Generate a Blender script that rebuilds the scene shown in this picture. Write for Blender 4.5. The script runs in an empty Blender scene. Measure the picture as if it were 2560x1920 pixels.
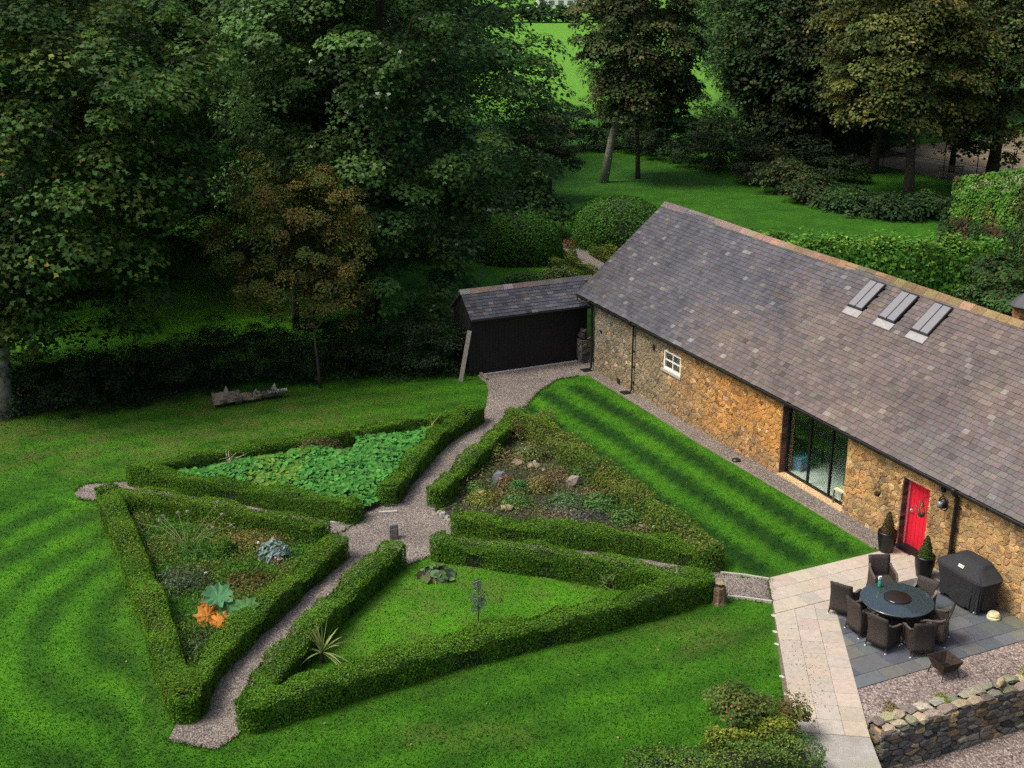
import bpy, math, random
import numpy as np
from math import sin, cos, tan, radians, pi, sqrt, atan2, hypot

sc = bpy.context.scene
COL = sc.collection

# ------------------------------------------------------------------ camera
CAM_H = 15.6; PITCH = radians(19.2); FPX = 3100.0      # focal length in pixels of the 2560 wide photograph
cam_d = bpy.data.cameras.new('camera'); cam = bpy.data.objects.new('camera', cam_d); COL.objects.link(cam)
cam.location = (0, 0, CAM_H); cam.rotation_euler = (pi / 2 - PITCH, 0, 0)
cam_d.sensor_width = 36.0; cam_d.lens = 36.0 * FPX / 2560.0
cam_d.clip_start = 0.5; cam_d.clip_end = 3000
sc.camera = cam
# ------------------------------------------------------------------ sky, sun, exposure
SUN_AZ = radians(255); SUN_EL = radians(57)            # compass bearing from +Y, clockwise: the sun stands to the left
world = bpy.data.worlds.new('World'); sc.world = world; world.use_nodes = True
wn = world.node_tree.nodes; wl = world.node_tree.links
sky = wn.new('ShaderNodeTexSky'); sky.sky_type = 'NISHITA'; sky.sun_disc = False
sky.sun_elevation = SUN_EL; sky.sun_rotation = SUN_AZ; sky.air_density = 0.8; sky.dust_density = 6.0; sky.ozone_density = 1.0
wl.new(sky.outputs[0], wn['Background'].inputs[0]); wn['Background'].inputs[1].default_value = 0.105
sun_d = bpy.data.lights.new('sun', 'SUN'); sun_d.energy = 1.5; sun_d.angle = radians(20); sun_d.color = (1.0, 0.95, 0.86)
sun = bpy.data.objects.new('sun', sun_d); COL.objects.link(sun)
sun.rotation_euler = (pi / 2 - SUN_EL, 0, -SUN_AZ + pi)
sun.location = (-40, -20, 60)
sc.view_settings.view_transform = 'Standard'; sc.view_settings.look = 'None'; sc.view_settings.gamma = 1
sc.view_settings.exposure = 0.9
sc.cycles.use_denoising = False
sc.cycles.sample_clamp_indirect = 3.0; sc.cycles.max_bounces = 6; sc.cycles.transparent_max_bounces = 6

# ------------------------------------------------------------------ pixel -> place
cp_, sp_ = cos(PITCH), sin(PITCH)
TH = radians(24.5)                                    # the barn's long wall runs 24.5 degrees off the view
BX, BY = 10.822, 30.955                               # foot of the red door
C0 = np.array([3.285, 47.4925, 0.0])                  # far corner of the barn
AX = np.array([sin(TH), -cos(TH), 0.0]); AY = np.array([cos(TH), sin(TH), 0.0])
BROT = atan2(AX[1], AX[0])
def gz(x, y):                                         # the ground falls gently towards the far end of the barn
    s = (np.asarray(x, float) - BX) * -sin(TH) + (np.asarray(y, float) - BY) * cos(TH) - 3.0
    s = np.clip(s, 0, 20)
    t = np.where(s < 3, s * s / 6.0, np.where(s > 17, 15.5 + (s - 17) - (s - 17) ** 2 / 6.0, s - 1.5))
    return -0.024 * t
def at(px, py, h=0.0, z=None):                        # pixel of the 2560 wide photo -> point at height h above the ground
    a = (px - 1280) / FPX; b = (py - 960) / FPX
    d = np.array([a, cp_ - b * sp_, -sp_ - b * cp_]); zz = 0.0
    for _ in range(6):
        t = ((zz + h if z is None else z) - CAM_H) / d[2]
        p = np.array([0, 0, CAM_H]) + t * d
        if z is not None: break
        zz = float(gz(p[0], p[1]))
    return p
SC = 2560 / 2212.0
def A(x, y, h=0.0, z=None): return at(x * SC, y * SC, h, z)
def barn(x, y, z=0.0): return C0 + AX * x + AY * y + np.array([0, 0, z])
def to_barn(p): q = np.asarray(p, float) - C0; return np.array([q @ AX, q @ AY, q[2]])
def nrm(v): return v / (np.linalg.norm(v, axis=-1, keepdims=True) + 1e-9)

# ------------------------------------------------------------------ materials
def new_mat(name):
    m = bpy.data.materials.new(name); m.use_nodes = True
    nt = m.node_tree; return m, nt, nt.nodes['Principled BSDF'], nt.nodes['Material Output']
def N(nt, kind, **kw):
    n = nt.nodes.new(kind)
    for k, v in kw.items():
        if k.startswith('_'): setattr(n, k[1:], v)
        else: n.inputs[k.replace('__', ' ')].default_value = v
    return n
def coords(nt, scale=1.0):
    tc = nt.nodes.new('ShaderNodeTexCoord'); return tc.outputs['Object']
def noise(nt, scale, detail=4, rough=.55, vec=None):
    n = N(nt, 'ShaderNodeTexNoise', Scale=scale, Detail=detail, Roughness=rough)
    nt.links.new(vec if vec is not None else coords(nt), n.inputs['Vector']); return n.outputs['Fac']
def ramp(nt, src, stops):
    r = nt.nodes.new('ShaderNodeValToRGB'); cr = r.color_ramp
    while len(cr.elements) < len(stops): cr.elements.new(0.5)
    for e, (p, c) in zip(cr.elements, stops):
        e.position = p; e.color = (c[0], c[1], c[2], 1) if not isinstance(c, float) else (c, c, c, 1)
    nt.links.new(src, r.inputs[0]); return r.outputs[0]
def mix(nt, fac, a, b, mode='MIX'):
    m = nt.nodes.new('ShaderNodeMix'); m.data_type = 'RGBA'; m.blend_type = mode
    for i, v in ((0, fac), (6, a), (7, b)):
        if hasattr(v, 'is_output'): nt.links.new(v, m.inputs[i])
        elif i == 0: m.inputs[0].default_value = v
        else: m.inputs[i].default_value = (v[0], v[1], v[2], 1) if len(v) == 3 else v
    return m.outputs[2]
def bump(nt, bsdf, height, dist, strength=1.0):
    b = N(nt, 'ShaderNodeBump', Strength=strength, Distance=dist)
    nt.links.new(height, b.inputs['Height']); nt.links.new(b.outputs[0], bsdf.inputs['Normal'])
def attr(nt, name):
    a = nt.nodes.new('ShaderNodeAttribute'); a.attribute_name = name; return a
MATS = {}
def plain(name, col, rough=.6, metal=0.0, var=.25, scale=9.0, bmp=0.0, spec=.4):
    m, nt, b, o = new_mat(name)
    f = noise(nt, scale, 5)
    c2 = tuple(max(0, c * (1 - var)) for c in col); c3 = tuple(min(1, c * (1 + var)) for c in col)
    nt.links.new(ramp(nt, f, [(.3, c2), (.7, c3)]), b.inputs['Base Color'])
    b.inputs['Roughness'].default_value = rough; b.inputs['Metallic'].default_value = metal
    b.inputs['Specular IOR Level'].default_value = spec
    if bmp: bump(nt, b, noise(nt, scale * 4, 4), bmp)
    MATS[name] = m; return m
def piece_mat(name, rough=.85, scale=14.0, var=.3, bmp=.006, bscale=40.0, spec=.25, big=0.0, lichen=(.2, .2, .17)):   # colour comes from each piece
    m, nt, b, o = new_mat(name)
    a = attr(nt, 'col')
    f = ramp(nt, noise(nt, scale, 6, .65), [(.28, 1 - var), (.72, 1 + var)])
    nt.links.new(mix(nt, 1.0, a.outputs['Color'], f, 'MULTIPLY'), b.inputs['Base Color'])
    b.inputs['Roughness'].default_value = rough; b.inputs['Specular IOR Level'].default_value = spec
    if big:
        g = ramp(nt, noise(nt, .55, 6, .7), [(.3, (.62, .64, .68)), (.5, (1, 1, 1)), (.72, (1.28, 1.22, 1.12))])
        b.inputs['Base Color'].links[0].from_node; src = b.inputs['Base Color'].links[0].from_socket
        nt.links.new(mix(nt, big, src, mix(nt, 1.0, src, g, 'MULTIPLY')), b.inputs['Base Color'])
        src = b.inputs['Base Color'].links[0].from_socket
        nt.links.new(mix(nt, ramp(nt, noise(nt, 9, 5, .75), [(.66, 0.0), (.75, .3)]), src, lichen), b.inputs['Base Color'])
    if bmp: bump(nt, b, noise(nt, bscale, 5, .6), bmp)
    MATS[name] = m; return m
def leaf_mat(name, trans=.22, rough=.5, spec=.3):
    m, nt, b, o = new_mat(name)
    a = attr(nt, 'col')
    nt.links.new(a.outputs['Color'], b.inputs['Base Color'])
    b.inputs['Roughness'].default_value = rough; b.inputs['Specular IOR Level'].default_value = spec
    t = nt.nodes.new('ShaderNodeBsdfTranslucent'); nt.links.new(a.outputs['Color'], t.inputs['Color'])
    mx = nt.nodes.new('ShaderNodeMixShader'); mx.inputs[0].default_value = trans
    nt.links.new(b.outputs[0], mx.inputs[1]); nt.links.new(t.outputs[0], mx.inputs[2]); nt.links.new(mx.outputs[0], o.inputs[0])
    MATS[name] = m; return m
leaf_mat('leaf', .25, .6, .16); leaf_mat('leaf_matt', .12, .8, .1)
piece_mat('stone', .9, 18, .35, .02, 26, .25, .8, (.16, .16, .12)); piece_mat('slate', .62, 24, .28, .004, 60, .4, 1.0); piece_mat('slab', .8, 7, .14, .003, 50, .3)
piece_mat('soft', .9, 30, .2, 0)
plain('mortar', (.54, .38, .20), .95, 0, .25, 16, .02); plain('mortar_grey', (.14, .12, .09), .95, 0, .35, 16, .02)
plain('black_metal', (.012, .012, .013), .45, 0, .3); plain('black_wood', (.005, .0048, .0055), .62, 0, .35, 6)
plain('bark', (.05, .042, .032), .95, 0, .45, 7, .04); plain('pale_bark', (.19, .175, .14), .95, 0, .35, 6, .03)
plain('twig', (.035, .028, .02), .9, 0, .3, 20); plain('white_paint', (.78, .77, .74), .45, 0, .05)
plain('red_paint', (.66, .018, .04), .38, 0, .1, 4); plain('pink_paint', (.55, .1, .13), .45, 0, .12, 5)
plain('frame_grey', (.018, .019, .021), .4, .3, .2); plain('lead', (.29, .285, .28), .55, .2, .15, 8)
plain('roof_deck', (.05, .045, .045), .9, 0, .2); plain('plaster', (.5, .5, .46), .9, 0, .1)
plain('room_floor', (.66, .68, .62), .45, 0, .06, 2); plain('timber', (.2, .17, .13), .85, 0, .35, 12, .01)
plain('silver', (.6, .6, .58), .3, .9, .1); plain('concrete', (.38, .36, .31), .9, 0, .12, 3, .004)
plain('soil', (.028, .018, .014), .98, 0, .5, 9, .05); plain('charcoal_cloth', (.027, .028, .031), .8, 0, .25, 60, .004, .25)
plain('pot_black', (.007, .007, .008), .35, 0, .2, 5); plain('green_bottle', (.03, .33, .2), .25, 0, .1); plain('cream', (.62, .57, .34), .5, 0, .08)
plain('blue_plastic', (.12, .27, .42), .5, 0, .12); plain('white_plastic', (.85, .87, .86), .35, 0, .05)
plain('rust', (.045, .03, .022), .85, .3, .5, 12, .004); plain('core', (.008, .014, .005), 1.0, 0, .4, 8); plain('wood_chair', (.11, .075, .04), .55, 0, .25)
plain('court', (.17, .135, .08), .95, 0, .15, .4); plain('white_line', (.5, .49, .45), .8, 0, .1); plain('dead', (.25, .2, .11), .9, 0, .3, 14)
plain('dark_metal_fence', (.03, .032, .03), .6, .2, .2); plain('ink', (.06, .06, .06), .6, 0, .1)

def algae():
    m, nt, b, o = new_mat('algae_concrete'); c = coords(nt)
    base = ramp(nt, noise(nt, 2.2, 6, .65), [(.3, (.25, .24, .21)), (.7, (.40, .375, .33))])
    f = ramp(nt, noise(nt, .9, 5, .6), [(.48, 0.0), (.66, .65)]); base = mix(nt, f, base, (.17, .18, .05))
    nt.links.new(mix(nt, 1.0, base, ramp(nt, noise(nt, 45, 4, .7), [(.3, .75), (.7, 1.2)]), 'MULTIPLY'), b.inputs['Base Color']); b.inputs['Roughness'].default_value = .9; bump(nt, b, noise(nt, 60, 4), .004); MATS['algae_concrete'] = m
algae()
def wicker():
    m, nt, b, o = new_mat('wicker'); c = coords(nt)
    w = N(nt, 'ShaderNodeTexWave', Scale=26.0, Distortion=1.0); w.bands_direction = 'Z'; nt.links.new(c, w.inputs['Vector'])
    w2 = N(nt, 'ShaderNodeTexWave', Scale=20.0, Distortion=1.0); w2.bands_direction = 'X'; nt.links.new(c, w2.inputs['Vector'])
    h = mix(nt, 1.0, w.outputs['Color'], w2.outputs['Color'], 'MULTIPLY')
    nt.links.new(ramp(nt, h, [(0.0, (.014, .010, .008)), (.6, (.062, .046, .036))]), b.inputs['Base Color'])
    b.inputs['Roughness'].default_value = .6; bump(nt, b, h, .004); MATS['wicker'] = m
wicker()
def granite():
    m, nt, b, o = new_mat('granite')
    nt.links.new(ramp(nt, noise(nt, 60, 3, .7), [(.3, (.012, .02, .023)), (.6, (.04, .058, .062)), (.72, (.12, .14, .14))]), b.inputs['Base Color'])
    b.inputs['Roughness'].default_value = .06; b.inputs['Specular IOR Level'].default_value = 1.0; MATS['granite'] = m
granite()
def glass(name, tint=(.86, .92, .9), ior=1.5):
    m, nt, b, o = new_mat(name); nt.nodes.remove(b)
    lw = nt.nodes.new('ShaderNodeLayerWeight'); lw.inputs[0].default_value = .5; pw = nt.nodes.new('ShaderNodeMath'); pw.operation = 'POWER'; pw.inputs[1].default_value = 4.0; nt.links.new(lw.outputs['Facing'], pw.inputs[0]); fr = nt.nodes.new('ShaderNodeMath'); fr.operation = 'MULTIPLY_ADD'; fr.inputs[1].default_value = .8; fr.inputs[2].default_value = .06; nt.links.new(pw.outputs[0], fr.inputs[0]); g = N(nt, 'ShaderNodeBsdfGlossy', Roughness=.02); t = nt.nodes.new('ShaderNodeBsdfTransparent')
    t.inputs[0].default_value = (*tint, 1); mx = nt.nodes.new('ShaderNodeMixShader')
    nt.links.new(fr.outputs[0], mx.inputs[0]); nt.links.new(t.outputs[0], mx.inputs[1]); nt.links.new(g.outputs[0], mx.inputs[2]); nt.links.new(mx.outputs[0], o.inputs[0])
    MATS[name] = m
glass('glass'); 
def roof_glass():
    m, nt, b, o = new_mat('roof_glass'); b.inputs['Base Color'].default_value = (.19, .19, .195, 1); b.inputs['Roughness'].default_value = .12
    b.inputs['Specular IOR Level'].default_value = .8; MATS['roof_glass'] = m
roof_glass()
def gravel(name, cols, scale=34.0, moss=0.0):
    m, nt, b, o = new_mat(name); c = coords(nt)
    v = N(nt, 'ShaderNodeTexVoronoi', Scale=scale, Randomness=1.0); nt.links.new(c, v.inputs['Vector'])
    sep = nt.nodes.new('ShaderNodeSeparateColor'); nt.links.new(v.outputs['Color'], sep.inputs[0])
    col = ramp(nt, sep.outputs[0], [(i / (len(cols) - 1), k) for i, k in enumerate(cols)])
    edge = ramp(nt, v.outputs['Distance'], [(.25, 1.0), (.75, .35)])
    col = mix(nt, .8, col, edge, 'MULTIPLY')
    big = ramp(nt, noise(nt, .8, 5), [(.3, .78), (.7, 1.18)])
    col = mix(nt, 1.0, col, big, 'MULTIPLY')
    if moss:
        f = ramp(nt, noise(nt, 1.6, 6, .7), [(.55, 0.0), (.72, moss)])
        col = mix(nt, f, col, (.06, .1, .02))
    nt.links.new(col, b.inputs['Base Color']); b.inputs['Roughness'].default_value = .9
    inv = ramp(nt, v.outputs['Distance'], [(0.0, 1.0), (.7, 0.0)]); bump(nt, b, inv, .02); MATS[name] = m
gravel('gravel', [(.085, .071, .062), (.25, .21, .178), (.33, .275, .23), (.15, .127, .112), (.42, .37, .32)], 26, .25)
gravel('pink_gravel', [(.10, .075, .066), (.29, .225, .195), (.40, .32, .275), (.19, .145, .125), (.46, .40, .355)], 19)
gravel('mulch', [(.012, .008, .007), (.04, .024, .02), (.075, .045, .035), (.02, .012, .012), (.1, .07, .05)], 16)
def grass_mat():
    m, nt, b, o = new_mat('grass'); c = coords(nt)
    st = attr(nt, 'stripe').outputs['Fac']; worn = attr(nt, 'worn').outputs['Fac']; sunlit_field = attr(nt, 'sunlit_field').outputs['Fac']
    fine = noise(nt, 26, 4, .7, c); mid = noise(nt, 3.2, 6, .65, c); big = noise(nt, .5, 5, .6, c)
    dark = (.011, .058, .0040); light = (.060, .228, .007)
    base = mix(nt, st, dark, light)
    base = mix(nt, 1.0, base, ramp(nt, mid, [(.3, (.72, .80, .8)), (.7, (1.45, 1.16, 1.1))]), 'MULTIPLY')
    base = mix(nt, 1.0, base, ramp(nt, big, [(.35, (.70, .74, .8)), (.65, (1.2, 1.16, 1.1))]), 'MULTIPLY')
    wn_ = nt.nodes.new('ShaderNodeMath'); wn_.operation = 'MULTIPLY'; nt.links.new(worn, wn_.inputs[0])
    nt.links.new(ramp(nt, noise(nt, 1.1, 6, .65, c), [(.42, 0.0), (.62, 1.0)]), wn_.inputs[1])
    base = mix(nt, wn_.outputs[0], base, (.10, .13, .026))
    base = mix(nt, sunlit_field, base, (.095, .25, .018))  # sunlight on the far field, put into the base colour
    f = ramp(nt, fine, [(.28, .75), (.72, 1.27)])
    nt.links.new(mix(nt, 1.0, base, f, 'MULTIPLY'), b.inputs['Base Color'])
    b.inputs['Roughness'].default_value = .8; b.inputs['Specular IOR Level'].default_value = .15
    bump(nt, b, fine, .05); MATS['grass'] = m
grass_mat()

# ------------------------------------------------------------------ mesh helpers
class MB:
    def __init__(s): s.v = []; s.f = []; s.c = []
    def add(s, V, F, col=None):
        o = len(s.v); s.v.extend([tuple(p) for p in V]); s.f.extend([tuple(i + o for i in f) for f in F])
        s.c.extend([col if col is not None else (.5, .5, .5)] * len(V)); return s
    def box(s, x0, x1, y0, y1, z0, z1, col=None):
        V = [(x, y, z) for z in (z0, z1) for x, y in ((x0, y0), (x1, y0), (x1, y1), (x0, y1))]
        return s.add(V, BOXF, col)
    def bar(s, a, b, w, h=None, col=None, up=(0, 0, 1)):     # rectangular bar between two points
        a = np.array(a, float); b = np.array(b, float); h = w if h is None else h
        d = nrm(b - a); r = np.cross(d, np.array(up, float))
        if np.linalg.norm(r) < 1e-4: r = np.cross(d, np.array([1., 0, 0]))
        r = nrm(r); u = np.cross(r, d)
        V = [p + r * i * w / 2 + u * j * h / 2 for p in (a, b) for i, j in ((-1, -1), (1, -1), (1, 1), (-1, 1))]
        return s.add(V, [(3, 2, 1, 0), (4, 5, 6, 7), (0, 1, 5, 4), (1, 2, 6, 5), (2, 3, 7, 6), (3, 0, 4, 7)], col)
    def tube(s, path, radii, n=8, col=None, cap=True):
        path = [np.array(p, float) for p in path]
        if not hasattr(radii, '__len__'): radii = [radii] * len(path)
        V = []; F = []; ref = None
        for i, p in enumerate(path):
            d = nrm(path[min(i + 1, len(path) - 1)] - path[max(i - 1, 0)])
            if ref is None: ref = np.array([1., 0, 0]) if abs(d[0]) < .8 else np.array([0, 1., 0])
            r = nrm(np.cross(d, ref)); u = np.cross(r, d); ref = -np.cross(r, d) if False else ref
            for k in range(n):
                a = 2 * pi * k / n; V.append(p + (r * cos(a) + u * sin(a)) * radii[i])
        for i in range(len(path) - 1):
            for k in range(n):
                F.append((i * n + k, i * n + (k + 1) % n, (i + 1) * n + (k + 1) % n, (i + 1) * n + k))
        if cap: F.append(tuple(range(n))[::-1]); F.append(tuple((len(path) - 1) * n + k for k in range(n)))
        return s.add(V, F, col)
    def lathe(s, prof, n=24, c=(0, 0, 0), col=None):          # profile of (radius, z)
        V = []; F = []
        for r, z in prof:
            for k in range(n):
                a = 2 * pi * k / n; V.append((c[0] + r * cos(a), c[1] + r * sin(a), c[2] + z))
        for i in range(len(prof) - 1):
            for k in range(n): F.append((i * n + k, i * n + (k + 1) % n, (i + 1) * n + (k + 1) % n, (i + 1) * n + k))
        F.append(tuple(range(n))[::-1]); F.append(tuple((len(prof) - 1) * n + k for k in range(n)))
        return s.add(V, F, col)
    def build(s, name, mat, parent=None, smooth=False):
        return mesh_obj(name, s.v, s.f, mat, parent, s.c, smooth)
BOXF = [(3, 2, 1, 0), (4, 5, 6, 7), (0, 1, 5, 4), (1, 2, 6, 5), (2, 3, 7, 6), (3, 0, 4, 7)]
def mesh_obj(name, V, F, mat, parent=None, col=None, smooth=False):
    me = bpy.data.meshes.new(name); me.from_pydata([tuple(map(float, v)) for v in V], [], F)
    if col is not None and len(col):
        a = me.attributes.new('col', 'FLOAT_COLOR', 'POINT')
        cc = np.ones((len(V), 4), np.float32); cc[:, :3] = np.asarray(col, np.float32); a.data.foreach_set('color', cc.ravel())
    return link(name, me, mat, parent, smooth)
def tri_obj(name, V, T, mat, parent=None, col=None, smooth=False):   # numpy triangles, fast
    me = bpy.data.meshes.new(name); V = np.asarray(V, np.float32); T = np.asarray(T, np.int32)
    me.vertices.add(len(V)); me.vertices.foreach_set('co', V.ravel())
    me.loops.add(T.size); me.loops.foreach_set('vertex_index', T.ravel())
    me.polygons.add(len(T)); me.polygons.foreach_set('loop_start', np.arange(0, T.size, 3, dtype=np.int32))
    try: me.polygons.foreach_set('loop_total', np.full(len(T), 3, np.int32))
    except Exception: pass
    me.update(calc_edges=True)
    if col is not None:
        a = me.attributes.new('col', 'FLOAT_COLOR', 'POINT'); cc = np.ones((len(V), 4), np.float32); cc[:, :3] = col; a.data.foreach_set('color', cc.ravel())
    return link(name, me, mat, parent, smooth)
def link(name, me, mat, parent, smooth=False):
    if smooth: me.polygons.foreach_set('use_smooth', np.ones(len(me.polygons), bool))
    me.materials.append(MATS[mat] if isinstance(mat, str) else mat)
    o = bpy.data.objects.new(name, me); COL.objects.link(o)
    if parent is not None: o.parent = parent
    return o
def thing(name, label, cat, loc=(0, 0, 0), rz=0.0, group=None):
    o = bpy.data.objects.new(name, None); COL.objects.link(o); o.location = tuple(map(float, loc)); o.rotation_euler = (0, 0, rz)
    o.empty_display_size = .2
    return tag(o, label, cat, group)
def tag(o, label, cat, group=None):
    o['label'] = label; o['category'] = cat
    if group: o['group'] = group
    return o
def struct(o): o['kind'] = 'structure'; return o
def stuff(o): o['kind'] = 'stuff'; return o
def copy_thing(root, loc, rz, label, group=None, scale=None):
    r = root.copy(); COL.objects.link(r); r.location = tuple(map(float, loc)); r.rotation_euler = (0, 0, rz); r['label'] = label
    if group: r['group'] = group
    if scale: r.scale = scale
    for ch in list(root.children):
        c = ch.copy(); COL.objects.link(c); c.parent = r
        for g in list(ch.children):
            d = g.copy(); COL.objects.link(d); d.parent = c
    return r
def pip(px, py, poly):                                   # points in polygon, vectorised
    px = np.asarray(px, float); py = np.asarray(py, float); ins = np.zeros(px.shape, bool); n = len(poly)
    for i in range(n):
        x1, y1 = poly[i][:2]; x2, y2 = poly[(i + 1) % n][:2]
        c = ((y1 > py) != (y2 > py)) & (px < (x2 - x1) * (py - y1) / ((y2 - y1) + 1e-12) + x1); ins ^= c
    return ins
def seg_dist(px, py, a, b):
    a = np.asarray(a[:2], float); b = np.asarray(b[:2], float); d = b - a; L = d @ d + 1e-12
    t = np.clip(((px - a[0]) * d[0] + (py - a[1]) * d[1]) / L, 0, 1)
    return np.hypot(px - a[0] - t * d[0], py - a[1] - t * d[1])
def poly_dist(px, py, poly):
    d = np.full(np.shape(px), 1e9)
    for i in range(len(poly)): d = np.minimum(d, seg_dist(px, py, poly[i], poly[(i + 1) % len(poly)]))
    return np.where(pip(px, py, poly), -d, d)
def sheet(name, poly, off, mat, cell=.8, kind=True):     # a polygon laid on the ground, following it
    import bmesh
    bm = bmesh.new(); vs = [bm.verts.new((float(p[0]), float(p[1]), 0)) for p in poly]; bm.faces.new(vs)
    xs = [p[0] for p in poly]; ys = [p[1] for p in poly]
    def cuts(lo, hi, no):
        k = math.ceil(lo / cell) * cell
        while k < hi:
            bmesh.ops.bisect_plane(bm, geom=bm.verts[:] + bm.edges[:] + bm.faces[:], plane_co=(k, k, 0), plane_no=no); k += cell
    cuts(min(xs), max(xs), (1, 0, 0)); cuts(min(ys), max(ys), (0, 1, 0))
    for v in bm.verts: v.co.z = float(gz(v.co.x, v.co.y)) + off
    bmesh.ops.recalc_face_normals(bm, faces=bm.faces)
    for f in bm.faces:
        if f.normal.z < 0: f.normal_flip()
    me = bpy.data.meshes.new(name); bm.to_mesh(me); bm.free()
    o = link(name, me, mat, None)
    return struct(o) if kind else o

# ------------------------------------------------------------------ leaves
def leaf_tris(P, Nn, size, rng, shape='quad', fold=.22, width=.36, T=None):
    n = len(P); Nn = nrm(Nn); size = np.broadcast_to(np.asarray(size, float), (n,))[:, None]
    if T is None: T = rng.normal(size=(n, 3))
    T = nrm(T - Nn * np.sum(T * Nn, 1, keepdims=True)); Bn = np.cross(Nn, T)
    if shape == 'quad':
        V = np.stack([P - T * size * .5, P + Bn * size * width + Nn * size * fold * .5, P + T * size * .5 - Nn * size * fold * .4, P - Bn * size * width + Nn * size * fold * .5], 1)
        F = np.array([[0, 1, 2], [0, 2, 3]])
    elif shape == 'lobed':
        q = [(-.45, 0, 0), (-.12, .5, -.08), (.1, .19, .02), (.55, 0, -.12), (.1, -.19, .02), (-.12, -.5, -.08)]
        V = np.stack([P + T * size * a + Bn * size * b + Nn * size * (c + fold * .2 * abs(b)) for a, b, c in q], 1)
        F = np.array([[0, 2, 1], [0, 3, 2], [0, 4, 3], [0, 5, 4]])[:, ::-1]
    elif shape == 'round':
        k = 7; q = [(cos(2 * pi * i / k) * .5, sin(2 * pi * i / k) * .5, (.06 if i % 2 else -.05)) for i in range(k)]
        V = np.stack([P - Nn * size * .1] + [P + T * size * a + Bn * size * b + Nn * size * c for a, b, c in q], 1)
        F = np.array([[0, 1 + i, 1 + (i + 1) % k] for i in range(k)])
    elif shape == 'blade':
        V = np.stack([P - Bn * size * width * .5, P + Bn * size * width * .5, P + T * size], 1); F = np.array([[0, 1, 2]])
    elif shape == 'tri':
        V = np.stack([P - T * size * .5, P + Bn * size * width + T * size * .2, P + T * size * .55 - Bn * size * width * .5], 1); F = np.array([[0, 1, 2]])
    m = V.shape[1]
    Fa = (F[None] + (np.arange(n) * m)[:, None, None]).reshape(-1, 3)
    return V.reshape(-1, 3), Fa, m
def leaf_obj(name, P, Nn, size, cols, rng, parent, shape='quad', mat='leaf', origin=None, **kw):
    V, F, m = leaf_tris(np.asarray(P, float), np.asarray(Nn, float), size, rng, shape, **kw)
    if origin is not None: V = V - np.asarray(origin, float)
    return tri_obj(name, V, F, mat, parent, np.repeat(np.asarray(cols), m, 0))
def pick(rng, pal, n, jit=.22, hue=.08):
    pal = np.asarray(pal, float); c = pal[rng.integers(0, len(pal), n)]
    return np.clip(c * (1 + rng.normal(size=(n, 1)) * jit).clip(.35, 1.9) * (1 + rng.normal(size=(n, 3)) * hue), .001, .9)
def sphere(rng, n): return nrm(rng.normal(size=(n, 3)))
def crown_pts(rng, c, rad, ncl, cr, lpc, pal, low=-.55, inner=.45, up=.75, flat=.55, jit=.16, acc=None, accp=0.0, keep=None):
    c = np.asarray(c, float); rad = np.asarray(rad, float)
    d = sphere(rng, ncl * 4); d = d[d[:, 2] > low][:ncl]
    r = inner + (1 - inner) * rng.random(len(d)) ** .45
    r *= 1 + .16 * np.sin(d[:, 0] * 5.1 + c[0]) * np.cos(d[:, 2] * 4.3 + c[1])
    cc = c + d * rad * r[:, None]
    if keep is not None: k = keep(cc); cc = cc[k]; d = d[k]
    Ps, Ns, Cs = [], [], []
    tone = pick(rng, pal, len(cc), .28, .05)
    for i in range(len(cc)):
        n = int(lpc * rng.uniform(.6, 1.35)); s = cr * rng.uniform(.65, 1.35)
        e = sphere(rng, n); e[:, 2] = np.where(rng.random(n) < .78, np.abs(e[:, 2]), e[:, 2])
        rr = .6 + .45 * rng.random((n, 1)) ** .7
        out = d[i] * np.array([1, 1, .3])
        p = cc[i] + e * rr * s * np.array([1, 1, flat])
        p[:, 2] -= .25 * s * np.clip((p - cc[i]) @ nrm(out), 0, 2)      # tips hang outward
        Ps.append(p); Ns.append(nrm(e * .45 + np.array([0, 0, up]) + out * .35) + rng.normal(size=(n, 3)) * .28)
        cl = tone[i] * (1 + rng.normal(size=(n, 1)) * jit).clip(.4, 1.9) * (1 + rng.normal(size=(n, 3)) * .07)
        if acc is not None:
            k = rng.random(n) < accp; cl[k] = pick(rng, acc, int(k.sum()), .2)
        Cs.append(np.clip(cl, .002, .9))
    return np.concatenate(Ps), np.concatenate(Ns), np.concatenate(Cs), cc
def limb_path(a, b, rng, sag=.12, n=4):
    a = np.asarray(a, float); b = np.asarray(b, float); L = np.linalg.norm(b - a); out = []
    for i in range(n + 1):
        t = i / n; p = a + (b - a) * t; p = p + np.array([0, 0, 1]) * sin(pi * t) * L * sag + rng.normal(size=3) * L * .025 * (0 < i < n); out.append(p)
    return out
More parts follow.
